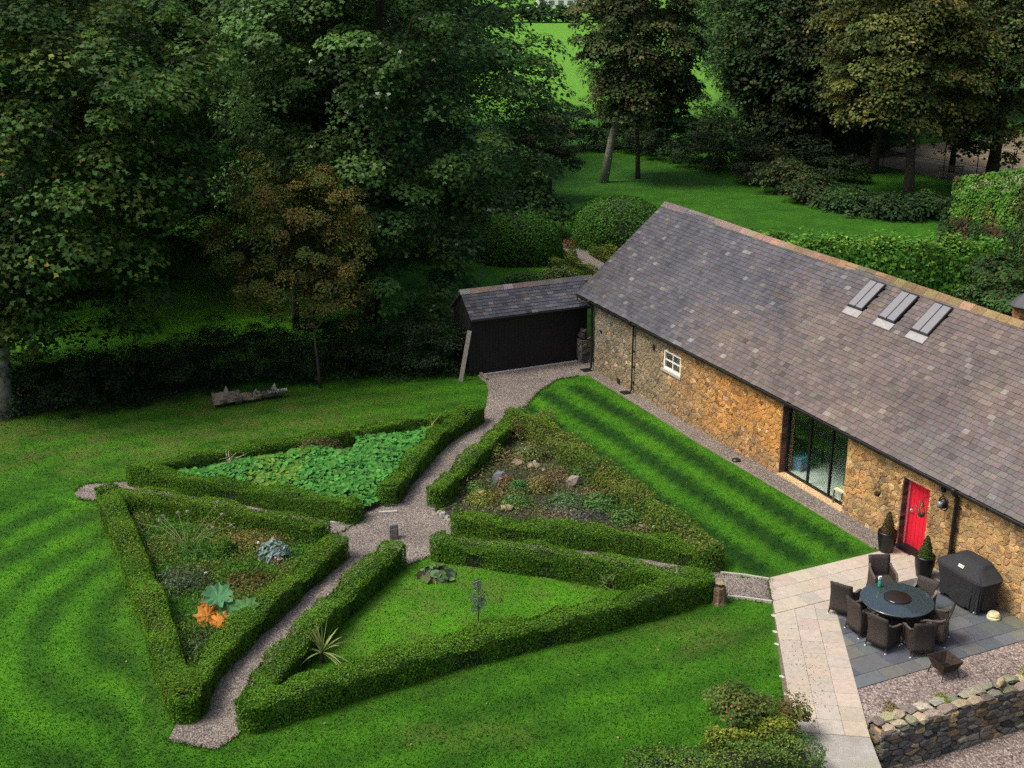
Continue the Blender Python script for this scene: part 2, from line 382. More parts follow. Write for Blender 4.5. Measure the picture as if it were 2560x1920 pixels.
def make_tree(label, base, c, rad, ncl, cr, lpc, pal, leaf, seed, trunk_r=.35, lean=(0, 0), shape='lobed', bark='bark', group=None, nlimb=18, name='tree', fork=None, width=.36, **kw):
    rng = np.random.default_rng(seed); base = np.asarray(base, float).copy(); base[2] = float(gz(base[0], base[1]))
    t = thing(name, label, 'tree', base, 0, group)
    c = np.asarray(c, float)
    P, Nn, Cc, cc = crown_pts(rng, c, rad, ncl, cr, lpc, pal, **kw)
    leaf_obj('crown', P, Nn, leaf * rng.uniform(.65, 1.25, len(P)), Cc, rng, t, shape, origin=base, width=width)
    m = MB(); top = np.array([c[0], c[1], c[2] + rad[2] * .45])
    mid = base + np.array([lean[0], lean[1], max(1.2, (c[2] - rad[2] * .5) - base[2])])
    path = [base + (0, 0, -.3), base + np.array([lean[0] * .35, lean[1] * .35, (mid[2] - base[2]) * .45]), mid, (mid + top) / 2 + rng.normal(size=3) * .3, top]
    m.tube([p - base for p in path], [trunk_r * 1.35, trunk_r * 1.02, trunk_r * .85, trunk_r * .5, trunk_r * .12], 10)
    idx = rng.permutation(len(cc))[:nlimb]
    for j in idx:
        k = rng.uniform(.0, .85); s = mid + (top - mid) * k
        m.tube([p - base for p in limb_path(s, cc[j], rng)], [trunk_r * .34 * (1 - .5 * k), trunk_r * .26 * (1 - .5 * k), trunk_r * .18, trunk_r * .11, .015], 6)
    if fork is not None:
        for fk in fork: m.tube([np.array(p, float) - base for p in limb_path(mid - np.array([0, 0, .3]), fk, rng, .05)], [trunk_r * .7, trunk_r * .6, trunk_r * .5, trunk_r * .4, trunk_r * .25], 8)
    m.build('trunk', bark, t, True)
    return t
def bush(name, label, cat, base, rad, ncl, cr, lpc, pal, leaf, seed, group=None, shape='quad', mat='leaf', low=-.1, width=.36, core=True, **kw):
    rng = np.random.default_rng(seed); base = np.asarray(base, float).copy(); base[2] = float(gz(base[0], base[1]))
    t = thing(name, label, cat, base, 0, group)
    P, Nn, Cc, cc = crown_pts(rng, base + np.array([0, 0, rad[2] * .35]), np.array([rad[0], rad[1], rad[2] * .62]), ncl, cr, lpc, pal, low=low, **kw)
    k = P[:, 2] > base[2] + .01
    leaf_obj('foliage', P[k], Nn[k], leaf * rng.uniform(.65, 1.3, int(k.sum())), Cc[k], rng, t, shape, mat, origin=base, width=width)
    if core:
        m = MB()
        for j in range(min(7, len(cc))): m.tube([p - base for p in limb_path(base - (0, 0, .05), cc[j], rng)], [.04, .035, .025, .018, .008], 5)
        m.build('stem', 'twig', t)
    return t

# ================================================================== SETTING: ground
# hedge lines: centre of the hedge top as seen, turned into ground positions
HH = .58
def hp(pts, h=HH): return [A(x, y, h)[:2] for x, y in pts]
H1 = dict(front=hp([(290, 1006), (446, 1032), (600, 1058), (762, 1086)]), back=hp([(290, 1006), (415, 983), (520, 965), (627, 948), (740, 926), (870, 906), (985, 890), (1028, 878)]), right=hp([(1028, 878), (940, 931), (838, 1050)]))
H2 = dict(left=hp([(230, 1052), (263, 1137), (293, 1211), (326, 1293), (351, 1375), (375, 1446), (398, 1500)]), top=hp([(230, 1052), (446, 1083), (690, 1127)]), right=hp([(726, 1162), (583, 1282), (446, 1414), (398, 1500)]))
H3 = dict(left=hp([(848, 1176), (700, 1309), (560, 1470), (543, 1512)], .64), bottom=hp([(543, 1512), (750, 1449), (950, 1389), (1106, 1350), (1306, 1303), (1518, 1243)], .64), top=hp([(952, 1158), (1106, 1180), (1306, 1207), (1456, 1230), (1518, 1243)], .64))
H4 = dict(left=hp([(1117, 888), (1030, 970), (943, 1052)]), bottom=hp([(992, 1110), (1216, 1134), (1400, 1156), (1535, 1184)]), right=hp([(1117, 888), (1229, 957), (1341, 1037), (1441, 1112), (1535, 1184)]))
BED1 = H1['front'] + H1['right'][::-1] + H1['back'][::-1][1:-1]
BED2 = H2['top'] + H2['right'] + H2['left'][::-1][1:-1]
BED3 = H3['left'] + H3['bottom'][1:] + H3['top'][::-1][1:]
BED4 = H4['left'] + H4['bottom'] + H4['right'][::-1][1:-1]
BEDS = [BED1, BED2, BED3, BED4]

def axis(spec):
    out = []
    for a, b, st in spec: out += list(np.arange(a, b, st))
    return np.array(out + [spec[-1][1]])
def build_ground():
    xs = axis([(-900, -100, 100), (-100, -40, 12), (-40, -16, 1.5), (-16, 14, .25), (14, 30, 1.0), (30, 60, 3), (60, 150, 15), (150, 900, 125)])
    ys = axis([(-120, 0, 30), (0, 18, 2), (18, 50, .25), (50, 60, .7), (60, 120, 3), (120, 200, 8), (200, 1600, 100)])
    X, Y = np.meshgrid(xs, ys); X = X.ravel(); Y = Y.ravel(); Z = gz(X, Y)
    q = np.c_[X, Y, np.zeros_like(X)] - C0; bx = q @ AX; by = q @ AY
    Z = Z - .82 * np.clip((bx - 24.62) / .2, 0, 1) * np.clip((by + 6.35 + (bx - 24.5) * .62) / .2, 0, 1)     # the yard below the dry-stone wall
    nx, ny = len(xs), len(ys)
    F = [(j * nx + i, j * nx + i + 1, (j + 1) * nx + i + 1, (j + 1) * nx + i) for j in range(ny - 1) for i in range(nx - 1)]
    o = mesh_obj('lawn', np.c_[X, Y, Z], F, 'grass', None, None, True); me = o.data
    q = np.c_[X, Y, np.zeros_like(X)] - C0; bx = q @ AX; by = q @ AY
    sm = lambda a, b, t: np.clip((t - a) / (b - a), 0, 1) ** 2 * (3 - 2 * np.clip((t - a) / (b - a), 0, 1))
    d = np.minimum.reduce([poly_dist(X, Y, b) for b in BEDS]); d = np.maximum(d, 0)
    inside = np.minimum.reduce([poly_dist(X, Y, b) for b in BEDS]) < 0
    wob = .10 * np.sin(X * .5 + Y * .25) + .03 * np.sin(Y * 1.3 - X * .4)
    rad_ = np.hypot(X + 8.3, (Y - 27.6) * .72); leftm = sm(-6.5, -9.0, X) * sm(37.0, 34, Y); dd_ = d * (1 - leftm) + rad_ * leftm
    st = .5 + .5 * np.tanh(1.8 * np.cos(2 * pi * (dd_ + .4 * wob - .1) / 1.3))
    leftside = sm(-4.5, -8.5, X) * sm(36.5, 33, Y)
    amp = .25 + .28 * leftside
    st = .50 + (st - .5) * amp + .06 * np.sin(X * .9 + 1.3 * np.sin(Y * .5))
    bl = sm(.8, 2.2, bx) * sm(18.4, 17.4, bx) * sm(-5.9, -5.4, by) * sm(.2, -.4, by)      # striped lawn along the barn
    stb = .5 + .5 * np.tanh(3.0 * -np.cos(2 * pi * (by + 1.62 + .05 * np.sin(bx * .6)) / 1.4))
    st = st * (1 - bl) + (stb * .80 - .12) * bl
    st = np.where(inside, .85, st)
    far = sm(55, 75, Y); st = st * (1 - far) + .30 * far
    worn = .7 * sm(-1, -6, X) * sm(35.5, 38, Y) * sm(47, 43, Y) + .8 * sm(1.6, 0.0, d) * sm(.0, .2, d) * (1 - bl) * .35
    worn += .75 * np.exp(-(((X - 4.5) / 1.6) ** 2 + ((Y - 26.2) / .9) ** 2)) + .6 * np.exp(-(((X + 1.0) / 1.5) ** 2 + ((Y - 22.3) / .6) ** 2)) + .5 * np.where(pip(X, Y, BED3), 1, 0)
    sunlit_field = sm(118, 150, Y) * .95 * sm(27, 23, X - (Y - 150) * .12)  # far pasture: open sunlight painted in as a brighter green
    rg = np.random.default_rng(1); n = 210000                      # short blades over the mown lawn
    yy = 20.5 + (rg.random(n) ** 1.35) * 27; xx = (rg.random(n) - .5) * 2 * (yy * .44 + 1.5)
    ix = np.clip(np.searchsorted(xs, xx) - 1, 0, nx - 2); iy = np.clip(np.searchsorted(ys, yy) - 1, 0, ny - 2)
    s_at = np.clip(st.reshape(ny, nx)[iy, ix], 0, 1); w_at = np.clip(worn.reshape(ny, nx)[iy, ix], 0, 1)
    qq = np.c_[xx, yy, np.zeros(n)] - C0; ub = qq @ AX; vb = qq @ AY
    ok = ~((ub > -1.6) & (vb > -.8)) & ~pip(xx, yy, gA) & ~((ub > 17.9) & (vb > -4.6 - (ub - 18.13) * .6)) & ~((ub > 23.6) & (vb > -8.2))
    for b in (BED1, BED4): ok &= ~pip(xx, yy, b)
    for gp in GP: ok &= ~pip(xx, yy, gp)
    xx, yy, s_at, w_at = xx[ok], yy[ok], s_at[ok], w_at[ok]; n = len(xx)
    c = np.array([.009, .058, .005]) * (1 - s_at[:, None]) + np.array([.070, .230, .009]) * s_at[:, None]; c = c * (1 + rg.normal(size=(n, 1)) * .16).clip(.5, 1.6)
    k = rg.random(n) < .06 + .35 * w_at; c[k] = pick(rg, [(.13, .13, .035), (.09, .13, .02)], int(k.sum()))
    az = rg.random(n) * 6.283; T = np.c_[np.cos(az), np.sin(az), rg.uniform(.5, 1.6, n)]
    V, F, m_ = leaf_tris(np.c_[xx, yy, gz(xx, yy) - .004], np.c_[np.sin(az), -np.cos(az), np.zeros(n)] + rg.normal(size=(n, 3)) * .3, rg.uniform(.035, .075, n), rg, 'blade', width=.45, T=T)
    stuff(tri_obj('grass_blades', V, F, 'leaf_matt', None, np.repeat(c, m_, 0)))
    for nm, val in (('stripe', st), ('worn', worn), ('sunlit_field', sunlit_field)):
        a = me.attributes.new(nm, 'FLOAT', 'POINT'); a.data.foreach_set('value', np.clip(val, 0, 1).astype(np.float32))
    struct(o)
# gravel paths between the hedges, up to the shed and along the foot of the barn
gA = [A(*p)[:2] for p in [(362, 1600), (420, 1612), (466, 1620), (512, 1592), (545, 1545), (700, 1370), (870, 1225), (935, 1200), (955, 1165), (990, 1160), (1010, 1130), (985, 1100), (940, 1105), (1030, 1010), (1110, 920), (1140, 875), (1165, 845), (1205, 820), (1252, 812)]]
gA += [barn(.6, -.55)[:2], barn(8, -.74)[:2], barn(12.9, -.78)[:2], barn(17.95, -.72)[:2], barn(18.06, -.02)[:2], barn(10, .05)[:2], barn(-.2, .05)[:2], barn(-.25, .6)[:2], barn(-1.45, .6)[:2], barn(-1.45, -4.4)[:2]]
gA += [A(*p)[:2] for p in [(1035, 815), (1052, 828), (1055, 845), (1050, 880), (1035, 900), (930, 1000), (835, 1085), (785, 1112), (700, 1130), (735, 1190), (600, 1310), (450, 1440), (400, 1530)]]
GP = [[A(*p)[:2] for p in l] for l in ([(160, 1064), (176, 1050), (200, 1045), (280, 1040), (400, 1058), (790, 1118), (740, 1150), (720, 1155), (446, 1105), (240, 1072), (205, 1083), (170, 1078)], [(1005, 1150), (1216, 1170), (1555, 1215), (1560, 1240), (1662, 1253), (1666, 1301), (1570, 1290), (1500, 1262), (1306, 1232), (1106, 1205), (945, 1180)])]
build_ground()
sheet('gravel_path', gA, .006, 'gravel')
sheet('gravel_path', [A(*p)[:2] for p in [(160, 1064), (176, 1050), (200, 1045), (280, 1040), (400, 1058), (790, 1118), (740, 1150), (720, 1155), (446, 1105), (240, 1072), (205, 1083), (170, 1078)]], .010, 'gravel')
sheet('gravel_path', [A(*p)[:2] for p in [(1005, 1150), (1216, 1170), (1555, 1215), (1560, 1240), (1662, 1253), (1666, 1301), (1570, 1290), (1500, 1262), (1306, 1232), (1106, 1205), (945, 1180)]], .010, 'gravel')
def edging(pts, w, h, name, label, mat='timber', colr=None):
    t = MB(); P = [A(*p) for p in pts]
    for a, b in zip(P[:-1], P[1:]): t.bar(a + (0, 0, h / 2), b + (0, 0, h / 2), w, h)
    return tag(t.build(name, mat), label, 'edging')
edging([(1556, 1240), (1605, 1245), (1661, 1254)], .06, .07, 'edging_board', 'pale timber edging board on the far side of the short gravel path', 'concrete')
edging([(1572, 1291), (1620, 1296), (1667, 1303)], .06, .07, 'edging_board', 'pale timber edging board on the near side of the short gravel path', 'concrete')
t = MB(); t.bar(barn(.8, -.5, float(gz(*barn(.8, -.5)[:2])) + .03), barn(9, -.76, float(gz(*barn(9, -.76)[:2])) + .03), .04, .06); t.bar(barn(9, -.76, float(gz(*barn(9, -.76)[:2])) + .03), barn(17.9, -.73, .03), .04, .06)
tag(t.build('edging_strip', 'timber'), 'thin edging strip between the striped lawn and the barn gravel', 'edging')
# ragged grass along the gravel edges, fallen leaves on the lawn
rg = np.random.default_rng(14); E_ = []
for poly in (gA[:19] + [], GP[0], GP[1]):
    for a_, b_ in zip(poly[:-1], poly[1:]):
        L_ = float(np.hypot(*(np.asarray(b_) - np.asarray(a_)))); k = int(L_ * 150); u_ = rg.random((k, 1)); E_.append(np.asarray(a_) + (np.asarray(b_) - np.asarray(a_)) * u_ + rg.normal(size=(k, 2)) * (.035 + .05 * rg.random((k, 1)) ** 3))
E_ = np.concatenate(E_); n = len(E_); az = rg.random(n) * 6.283
V, F, m_ = leaf_tris(np.c_[E_, gz(E_[:, 0], E_[:, 1]) + .004], np.c_[np.sin(az), -np.cos(az), np.zeros(n)], rg.uniform(.04, .10, n), rg, 'blade', width=.35, T=np.c_[np.cos(az), np.sin(az), rg.uniform(.4, 1.6, n)])
stuff(tri_obj('edge_grass', V, F, 'leaf_matt', None, np.repeat(pick(rg, [(.04, .15, .008), (.03, .11, .007), (.08, .15, .015), (.10, .10, .03)], n), m_, 0)))
n = 420; yy = 20.5 + rg.random(n) * 26; xx = (rg.random(n) - .5) * 2 * (yy * .42); ok = ~pip(xx, yy, gA); q_ = np.c_[xx, yy, np.zeros(n)] - C0; ok &= ~((q_ @ AX > -2) & (q_ @ AY > -1)) & ~((q_ @ AX > 17.5) & (q_ @ AY > -7.5))
for b in BEDS: ok &= ~(poly_dist(xx, yy, b) < .4)
xx, yy = xx[ok], yy[ok]; n = len(xx)
stuff(leaf_obj('fallen_leaves', np.c_[xx, yy, gz(xx, yy) + .03], np.tile([0, 0, 1.], (n, 1)) + rg.normal(size=(n, 3)) * .4, .055 * rg.uniform(.5, 1.5, n), pick(rg, [(.22, .18, .08), (.16, .13, .05), (.25, .24, .14), (.10, .13, .03)], n), rg, None))
# bed floors
def shrink(poly, k): c = np.mean(np.array([p[:2] for p in poly]), 0); return [c + (np.asarray(p[:2]) - c) * k for p in poly]
b4 = sheet('flower_bed', shrink(BED4, .98), .012, 'mulch'); b1 = sheet('flower_bed', shrink(BED1, .98), .008, 'mulch')
sheet('gravel_yard', [barn(*p)[:2] for p in [(23.2, -5.85), (23.1, .05), (24.62, .05), (24.62, -6.45), (24.42, -6.42)]], .007, 'pink_gravel')
o = sheet('gravel_yard', [barn(*p)[:2] for p in [(24.9, .05), (34, .05), (34, -11.3), (24.9, -6.2)]], .012, 'pink_gravel'); o.location.z = -.82
sheet('concrete_path', [barn(*p)[:2] for p in [(23.75, -8.05), (24.52, -6.5), (29.8, -9.2), (29.2, -11.2)]], .012, 'algae_concrete')

# ================================================================== hedges
BOX = [(.060, .150, .010), (.047, .125, .010), (.078, .172, .012), (.035, .100, .009)]
def hedge(label, paths, h, w, seed, dens=1750, pal=BOX, tip=(.10, .20, .012), tipp=.10, loose=.02, leaf=.044, wear=None):
    rng = np.random.default_rng(seed); allp = [np.array(p) for pth in paths for p in pth]; b = np.mean(allp, 0); base = np.array([b[0], b[1], float(gz(b[0], b[1]))])
    t = thing('hedge', label, 'hedge', base)
    PP, NN, CC = [], [], []; core = MB()
    for pth in paths:
        pth = np.array(pth, float); seg = np.diff(pth, axis=0); L = np.hypot(seg[:, 0], seg[:, 1]); cum = np.r_[0, np.cumsum(L)]; tot = cum[-1]
        per = 2 * h + w + .3
        def place(u, o, z):
            k = np.clip(np.searchsorted(cum, u, 'right') - 1, 0, len(L) - 1); d = seg[k] / L[k][:, None]
            # smoothed direction so corners do not break
            p = pth[k] + d * (u - cum[k])[:, None]; nn = np.c_[-d[:, 1], d[:, 0]]
            q = p + nn * o[:, None]
            lump = .085 * np.sin(q[:, 0] * 1.9 + seed) * np.cos(q[:, 1] * 2.3) + .03 * np.sin(q[:, 0] * 4.7 + q[:, 1] * 3.9) + .02 * np.sin(q[:, 0] * 9 + q[:, 1] * 7)
            return np.c_[q, gz(q[:, 0], q[:, 1]) + z * (1 + lump * 1.2)], np.c_[nn, np.zeros(len(nn))], np.c_[d, np.zeros(len(d))], lump
        n = int(tot * per * dens); u = rng.random(n) * tot; s = rng.random(n) * (2 * h + w)
        side = np.where(s < h, -1, np.where(s > h + w, 1, 0)); r = .09
        o = np.where(side == 0, s - h - w / 2, side * w / 2); z = np.where(side == -1, s, np.where(side == 1, s - h - w, h))
        o = o * np.where((side != 0) & (z > h - r), 1 - .10 * ((z - h + r) / r) ** 2, 1)            # rounded shoulders
        z = np.where(side == 0, z - .035 * (np.abs(o) / (w / 2)) ** 4 * 1.2, z)
        o = o * (1 - .05 * (1 - z / h)) 
        p, nn, dd, lump = place(u, o, z)
        nor = np.where((side == 0)[:, None], np.array([0, 0, 1.]), nn * side[:, None] + np.array([0, 0, .08]))
        p = p + nrm(nor) * (lump[:, None] * .7 + rng.normal(size=(n, 1)) * loose - .01)
        PP.append(p); NN.append(nor + rng.normal(size=(n, 3)) * .27)
        stray = rng.random(n) < .025; p[stray] += nrm(nor[stray]) * rng.uniform(.02, .09, (int(stray.sum()), 1))
        c = pick(rng, pal, n, .17, .05) * (1 + .22 * np.sin(p[:, 0] * 1.1 + seed) * np.sin(p[:, 1] * 1.4 + .6 * seed))[:, None]
        k = (rng.random(n) < tipp * np.where(side == 0, 1.6, .5) * (1 + np.sin(p[:, 0] * 1.7) * np.sin(p[:, 1] * 1.9 + seed)))
        c[k] = pick(rng, [tip], int(k.sum()), .25)
        if wear is not None:
            k = (rng.random(n) < wear[0] * (.5 + .5 * np.sin(p[:, 0] * 1.3 + p[:, 1] * 2.1 + 1))); c[k] = pick(rng, wear[1:], int(k.sum()), .3)
        CC.append(c)
        # rounded ends
        for e, sgn in ((0, -1), (len(pth) - 1, 1)):
            m = int(dens * 1.2 * h * w * 1.6); a = rng.uniform(-pi / 2, pi / 2, m); zz = rng.random(m) * h
            dv = seg[0] / L[0] if e == 0 else seg[-1] / L[-1]; dv = dv * sgn; nv = np.array([-dv[1], dv[0]])
            q = pth[e] + dv * (np.cos(a) * w * .38)[:, None] + nv * (np.sin(a) * w * .48)[:, None]
            q3 = np.c_[q, gz(q[:, 0], q[:, 1]) + zz]; nr_ = np.c_[np.cos(a)[:, None] * dv + np.sin(a)[:, None] * nv, np.full(m, .25)]
            top = rng.random(m) < .3; q2 = pth[e] + dv * (np.cos(a) * w * .38 * rng.random(m))[:, None] + nv * (np.sin(a) * w * .48)[:, None]
            q3[top] = np.c_[q2, gz(q2[:, 0], q2[:, 1]) + h][top]; nr_[top] = (0, 0, 1)
            PP.append(q3 + rng.normal(size=(m, 3)) * loose); NN.append(nr_ + rng.normal(size=(m, 3)) * .5); CC.append(pick(rng, pal, m, .25, .06))
        # dark woody inside
        us = np.linspace(0, tot, max(3, int(tot / .5))); k = len(us); rings = []
        for oo, zf in ((-.40, -.02), (-.40, .66), (-.30, .76), (.30, .76), (.40, .66), (.40, -.02)):
            q, _, _, _ = place(us, np.full(k, oo * w), np.full(k, zf * h)); rings.append(q)
        V = np.stack(rings, 1).reshape(-1, 3) - base
        F = [(i * 6 + j, i * 6 + j + 1, (i + 1) * 6 + j + 1, (i + 1) * 6 + j) for i in range(k - 1) for j in range(5)] + [(0, 1, 2, 3, 4, 5)[::-1], tuple((k - 1) * 6 + j for j in range(6))]
        core.add(V, F)
    P = np.concatenate(PP); leaf_obj('foliage', P, np.concatenate(NN), leaf * rng.uniform(.6, 1.3, len(P)), np.concatenate(CC), rng, t, 'tri', 'leaf_matt', origin=base, width=.5)
    core.build('branches', 'core', t)
    return t
hedge('clipped box hedge in a triangle round the bed of round green leaves', [H1['front'], H1['back'], H1['right']], .56, .62, 11, wear=(.06, (.10, .12, .02)))
hedge('clipped box hedge round the weedy triangle with the orange leaves', [H2['left'], H2['top'], H2['right']], .56, .68, 12, wear=(.10, (.14, .16, .015), (.22, .17, .01)))
hedge('clipped box hedge round the grassy triangle with the spiky plant', [H3['left'], H3['bottom'], H3['top']], .63, .70, 13, wear=(.05, (.10, .12, .02)))
hedge('clipped box hedge on two sides of the rockery triangle', [H4['left'], H4['bottom']], .56, .62, 14, tipp=.2, wear=(.05, (.10, .12, .02)))
hedge('loose overgrown hedge between the rockery and the striped lawn', [H4['right']], .60, .75, 15, dens=900, loose=.07, leaf=.06, pal=[(.050, .115, .014), (.040, .095, .013), (.07, .135, .018), (.09, .115, .025)], tipp=.2, wear=(.4, (.19, .18, .035), (.13, .13, .035)))

# ================================================================== stone work
def clip_poly(poly, a, b):            # keep the side of bisector nearer to a
    m = ((a[0] + b[0]) / 2, (a[1] + b[1]) / 2); nx, ny = b[0] - a[0], b[1] - a[1]; out = []
    for i in range(len(poly)):
        p, q = poly[i], poly[(i + 1) % len(poly)]
        dp = (p[0] - m[0]) * nx + (p[1] - m[1]) * ny; dq = (q[0] - m[0]) * nx + (q[1] - m[1]) * ny
        if dp <= 0: out.append(p)
        if dp * dq < 0: t = dp / (dp - dq); out.append((p[0] + (q[0] - p[0]) * t, p[1] + (q[1] - p[1]) * t))
    return out
def stone_cells(x0, x1, z0, z1, sx, sz, rnd, holes=(), drop=.0):
    nx = max(1, int((x1 - x0) / sx)); nz = max(1, int((z1 - z0) / sz)); seeds = {}
    for i in range(-1, nx + 1):
        for j in range(-1, nz + 1):
            if rnd.random() < drop: continue
            seeds[(i, j)] = (i + .5 + (j % 2) * .5 + rnd.uniform(-.42, .42), j + .5 + rnd.uniform(-.38, .38))
    X0, X1, Z1 = 0.0, (x1 - x0) / sx, (z1 - z0) / sz; out = []
    for (i, j), s in seeds.items():
        if not (0 <= s[0] <= X1 and 0 <= s[1] <= Z1): continue
        wx, wz = x0 + s[0] * sx, z0 + s[1] * sz
        if any(h[0] < wx < h[1] and h[2] < wz < h[3] for h in holes): continue
        poly = [(X0, 0.0), (X1, 0.0), (X1, Z1), (X0, Z1)]
        poly = [(max(X0, s[0] - 2), max(0, s[1] - 2)), (min(X1, s[0] + 2), max(0, s[1] - 2)), (min(X1, s[0] + 2), min(Z1, s[1] + 2)), (max(X0, s[0] - 2), min(Z1, s[1] + 2))]
        for di in range(-2, 3):
            for dj in range(-2, 3):
                if (di or dj) and (i + di, j + dj) in seeds: poly = clip_poly(poly, s, seeds[(i + di, j + dj)])
                if len(poly) < 3: break
            if len(poly) < 3: break
        if len(poly) < 3: continue
        pw = [(x0 + p[0] * sx, z0 + p[1] * sz) for p in poly]
        for h in holes:
            gaps = [(h[0] - wx, ((h[0], 0), (-1, 0))), (wx - h[1], ((h[1], 0), (1, 0))), (h[2] - wz, ((0, h[2]), (0, -1))), (wz - h[3], ((0, h[3]), (0, 1)))]
            g, (pt, dr) = max(gaps, key=lambda k: k[0])
            a = (pt[0] + dr[0], pt[1] + dr[1]); b = (pt[0] - dr[0], pt[1] - dr[1]); pw = clip_poly(pw, a, b)
            if len(pw) < 3: break
        if len(pw) < 3: continue
        ar = abs(sum(pw[k][0] * pw[(k + 1) % len(pw)][1] - pw[(k + 1) % len(pw)][0] * pw[k][1] for k in range(len(pw)))) / 2
        if ar < .006: continue
        out.append((pw, ar))
    return out
def stone_solid(pw, gap, depth, rnd, fr, bev=.012):      # fr maps (u, v, out) to a point
    cx = sum(p[0] for p in pw) / len(pw); cz = sum(p[1] for p in pw) / len(pw)
    q = []
    for k in range(len(pw)):                   # drop very short edges
        p, n = pw[k], pw[(k + 1) % len(pw)]
        if hypot(p[0] - n[0], p[1] - n[1]) > .025: q.append(p)
    if len(q) < 3: q = pw
    def ring(g, o, j=0.0):
        r = []
        for p in q:
            d = hypot(p[0] - cx, p[1] - cz) + 1e-6; f = max(.3, 1 - g / d)
            r.append(fr(cx + (p[0] - cx) * f + rnd.uniform(-j, j), cz + (p[1] - cz) * f + rnd.uniform(-j, j), o + rnd.uniform(-j, j)))
        return r
    n = len(q); V = ring(gap * .6, -.01) + ring(gap, depth * .55, .006) + ring(gap + bev + depth * .3, depth, .005)
    F = [(r * n + k, r * n + (k + 1) % n, (r + 1) * n + (k + 1) % n, (r + 1) * n + k) for r in (0, 1) for k in range(n)] + [tuple(2 * n + k for k in range(n))]
    return V, F
def stone_face(cells, gap, dep, rnd, fr, colf, parent, near, keep=300, name='stone', rest='rubble_stones', mat='stone'):
    items = []
    for pw, ar in cells:
        cx = sum(p[0] for p in pw) / len(pw); cz = sum(p[1] for p in pw) / len(pw)
        items.append((near(cx, cz) * ar, pw, cx, cz))
    items.sort(key=lambda k: -k[0]); m = MB(); cnt = 0
    for i, (_, pw, cx, cz) in enumerate(items):
        V, F = stone_solid(pw, gap, dep * rnd.uniform(.55, 1.3), rnd, fr); c = colf(cx, cz)
        if i < keep: mesh_obj(name, V, F, mat, parent, [c] * len(V))
        else: m.add(V, F, c); cnt += 1
    if cnt: stuff(m.build(rest, mat, parent))
def vmix(a, b, t): t = max(0, min(1, t)); return tuple(x + (y - x) * t for x, y in zip(a, b))
def vj(c, rnd, j=.25, h=.08): k = max(.4, 1 + rnd.gauss(0, j)); return tuple(max(.004, x * k * (1 + rnd.gauss(0, h))) for x in c)

# ================================================================== the barn
BARN = thing('barn', 'long stone barn with slate roof, red door and three skylights', 'building', C0, BROT)
XR = 26.0; DEP = 7.5; EY, EZ, SL = -.25, 2.60, .845; RY = 3.75; RZ = EZ + (RY - EY) * SL
WIN = (12.42, 15.56, -.02, 2.40); DOOR = (17.92, 18.95, -.02, 2.06); SASH = (5.33, 6.47, 1.38, 2.08)
HOLES = [WIN, DOOR, SASH]
rnd = random.Random(5)
def wall_boxes(m, x0, x1, z0, z1, holes, y0, y1):
    xs = sorted({x0, x1, *[h[0] for h in holes], *[h[1] for h in holes]}); zs = sorted({z0, z1, *[h[2] for h in holes], *[h[3] for h in holes]})
    for a, b in zip(xs[:-1], xs[1:]):
        for c, d in zip(zs[:-1], zs[1:]):
            if any(h[0] <= (a + b) / 2 <= h[1] and h[2] <= (c + d) / 2 <= h[3] for h in holes): continue
            m.box(a, b, y0, y1, c, d)
m = MB(); wall_boxes(m, 0, XR, -.9, 2.68, HOLES, 0, .5); m.build('wall', 'mortar', BARN)
m = MB(); m.box(0, XR, DEP - .5, DEP, -.9, 2.68); m.build('wall', 'mortar', BARN)
for x0, x1 in ((.002, .5), (XR - .5, XR - .002)):
    m = MB(); V = [(x, y, z) for x in (x0, x1) for y, z in ((.5, -.9), (DEP - .5, -.9), (DEP - .5, 2.95), (RY, RZ - .12), (.5, 2.95))]
    m.add(V, [(0, 1, 2, 3, 4), (9, 8, 7, 6, 5)] + [(k, 5 + k, 5 + (k + 1) % 5, (k + 1) % 5) for k in range(5)]); m.build('gable_wall', 'mortar', BARN)
def barn_stone_col(x, z):
    g = (.215, .175, .11); o = (.47, .235, .07); y = (.40, .255, .11); gy = (.165, .15, .12)
    t = (x - 5.0) / 4.0; c = vmix(vmix(gy, g, x / 4), o, t * .9)
    if x > 13.5: c = vmix(o, y, (x - 13) / 4)
    if z < .45 + .3 * sin(x * 1.3): c = vmix(c, (.22, .16, .09), .55)
    if rnd.random() < .15: c = vmix(c, rnd.choice([(.20, .16, .11), (.45, .35, .22), (.15, .125, .10), (.40, .19, .07)]), .6)
    return vj(c, rnd, .18, .03)
cw = []
for k, (a, b, sx, sz) in enumerate(((0, 22.4, .188, .123), (22.4, XR, .5, .3))): cw += stone_cells(a, b, -.62, 2.66, sx, sz, rnd, HOLES, .2)
cw = [c for c in cw if True]
CAMB = to_barn((0, 0, CAM_H))
stone_face(cw, .008, .026, rnd, lambda u, v, o: (u, -o, v), barn_stone_col, BARN, lambda x, z: (1e3 if x < 21.6 else 0) / ((x - CAMB[0]) ** 2 + CAMB[1] ** 2))
# brick and stone quoins inside the reveals
for (hx, hz0, hz1, dep, cc) in ((WIN[0], 0, 2.38, .24, [(.17, .075, .05), (.12, .085, .07)]), (DOOR[0], 0, 2.04, .26, [(.14, .10, .08), (.10, .08, .075)])):
    z = hz0
    while z < hz1 - .08:
        h = rnd.uniform(.07, .13); m = MB(); m.box(hx - .002, hx + .022, .01, dep - .02, z + .006, min(z + h, hz1)); m.c = [vj(rnd.choice(cc), rnd, .3)] * 8
        m.build('brick', 'stone', BARN); z += h + .012
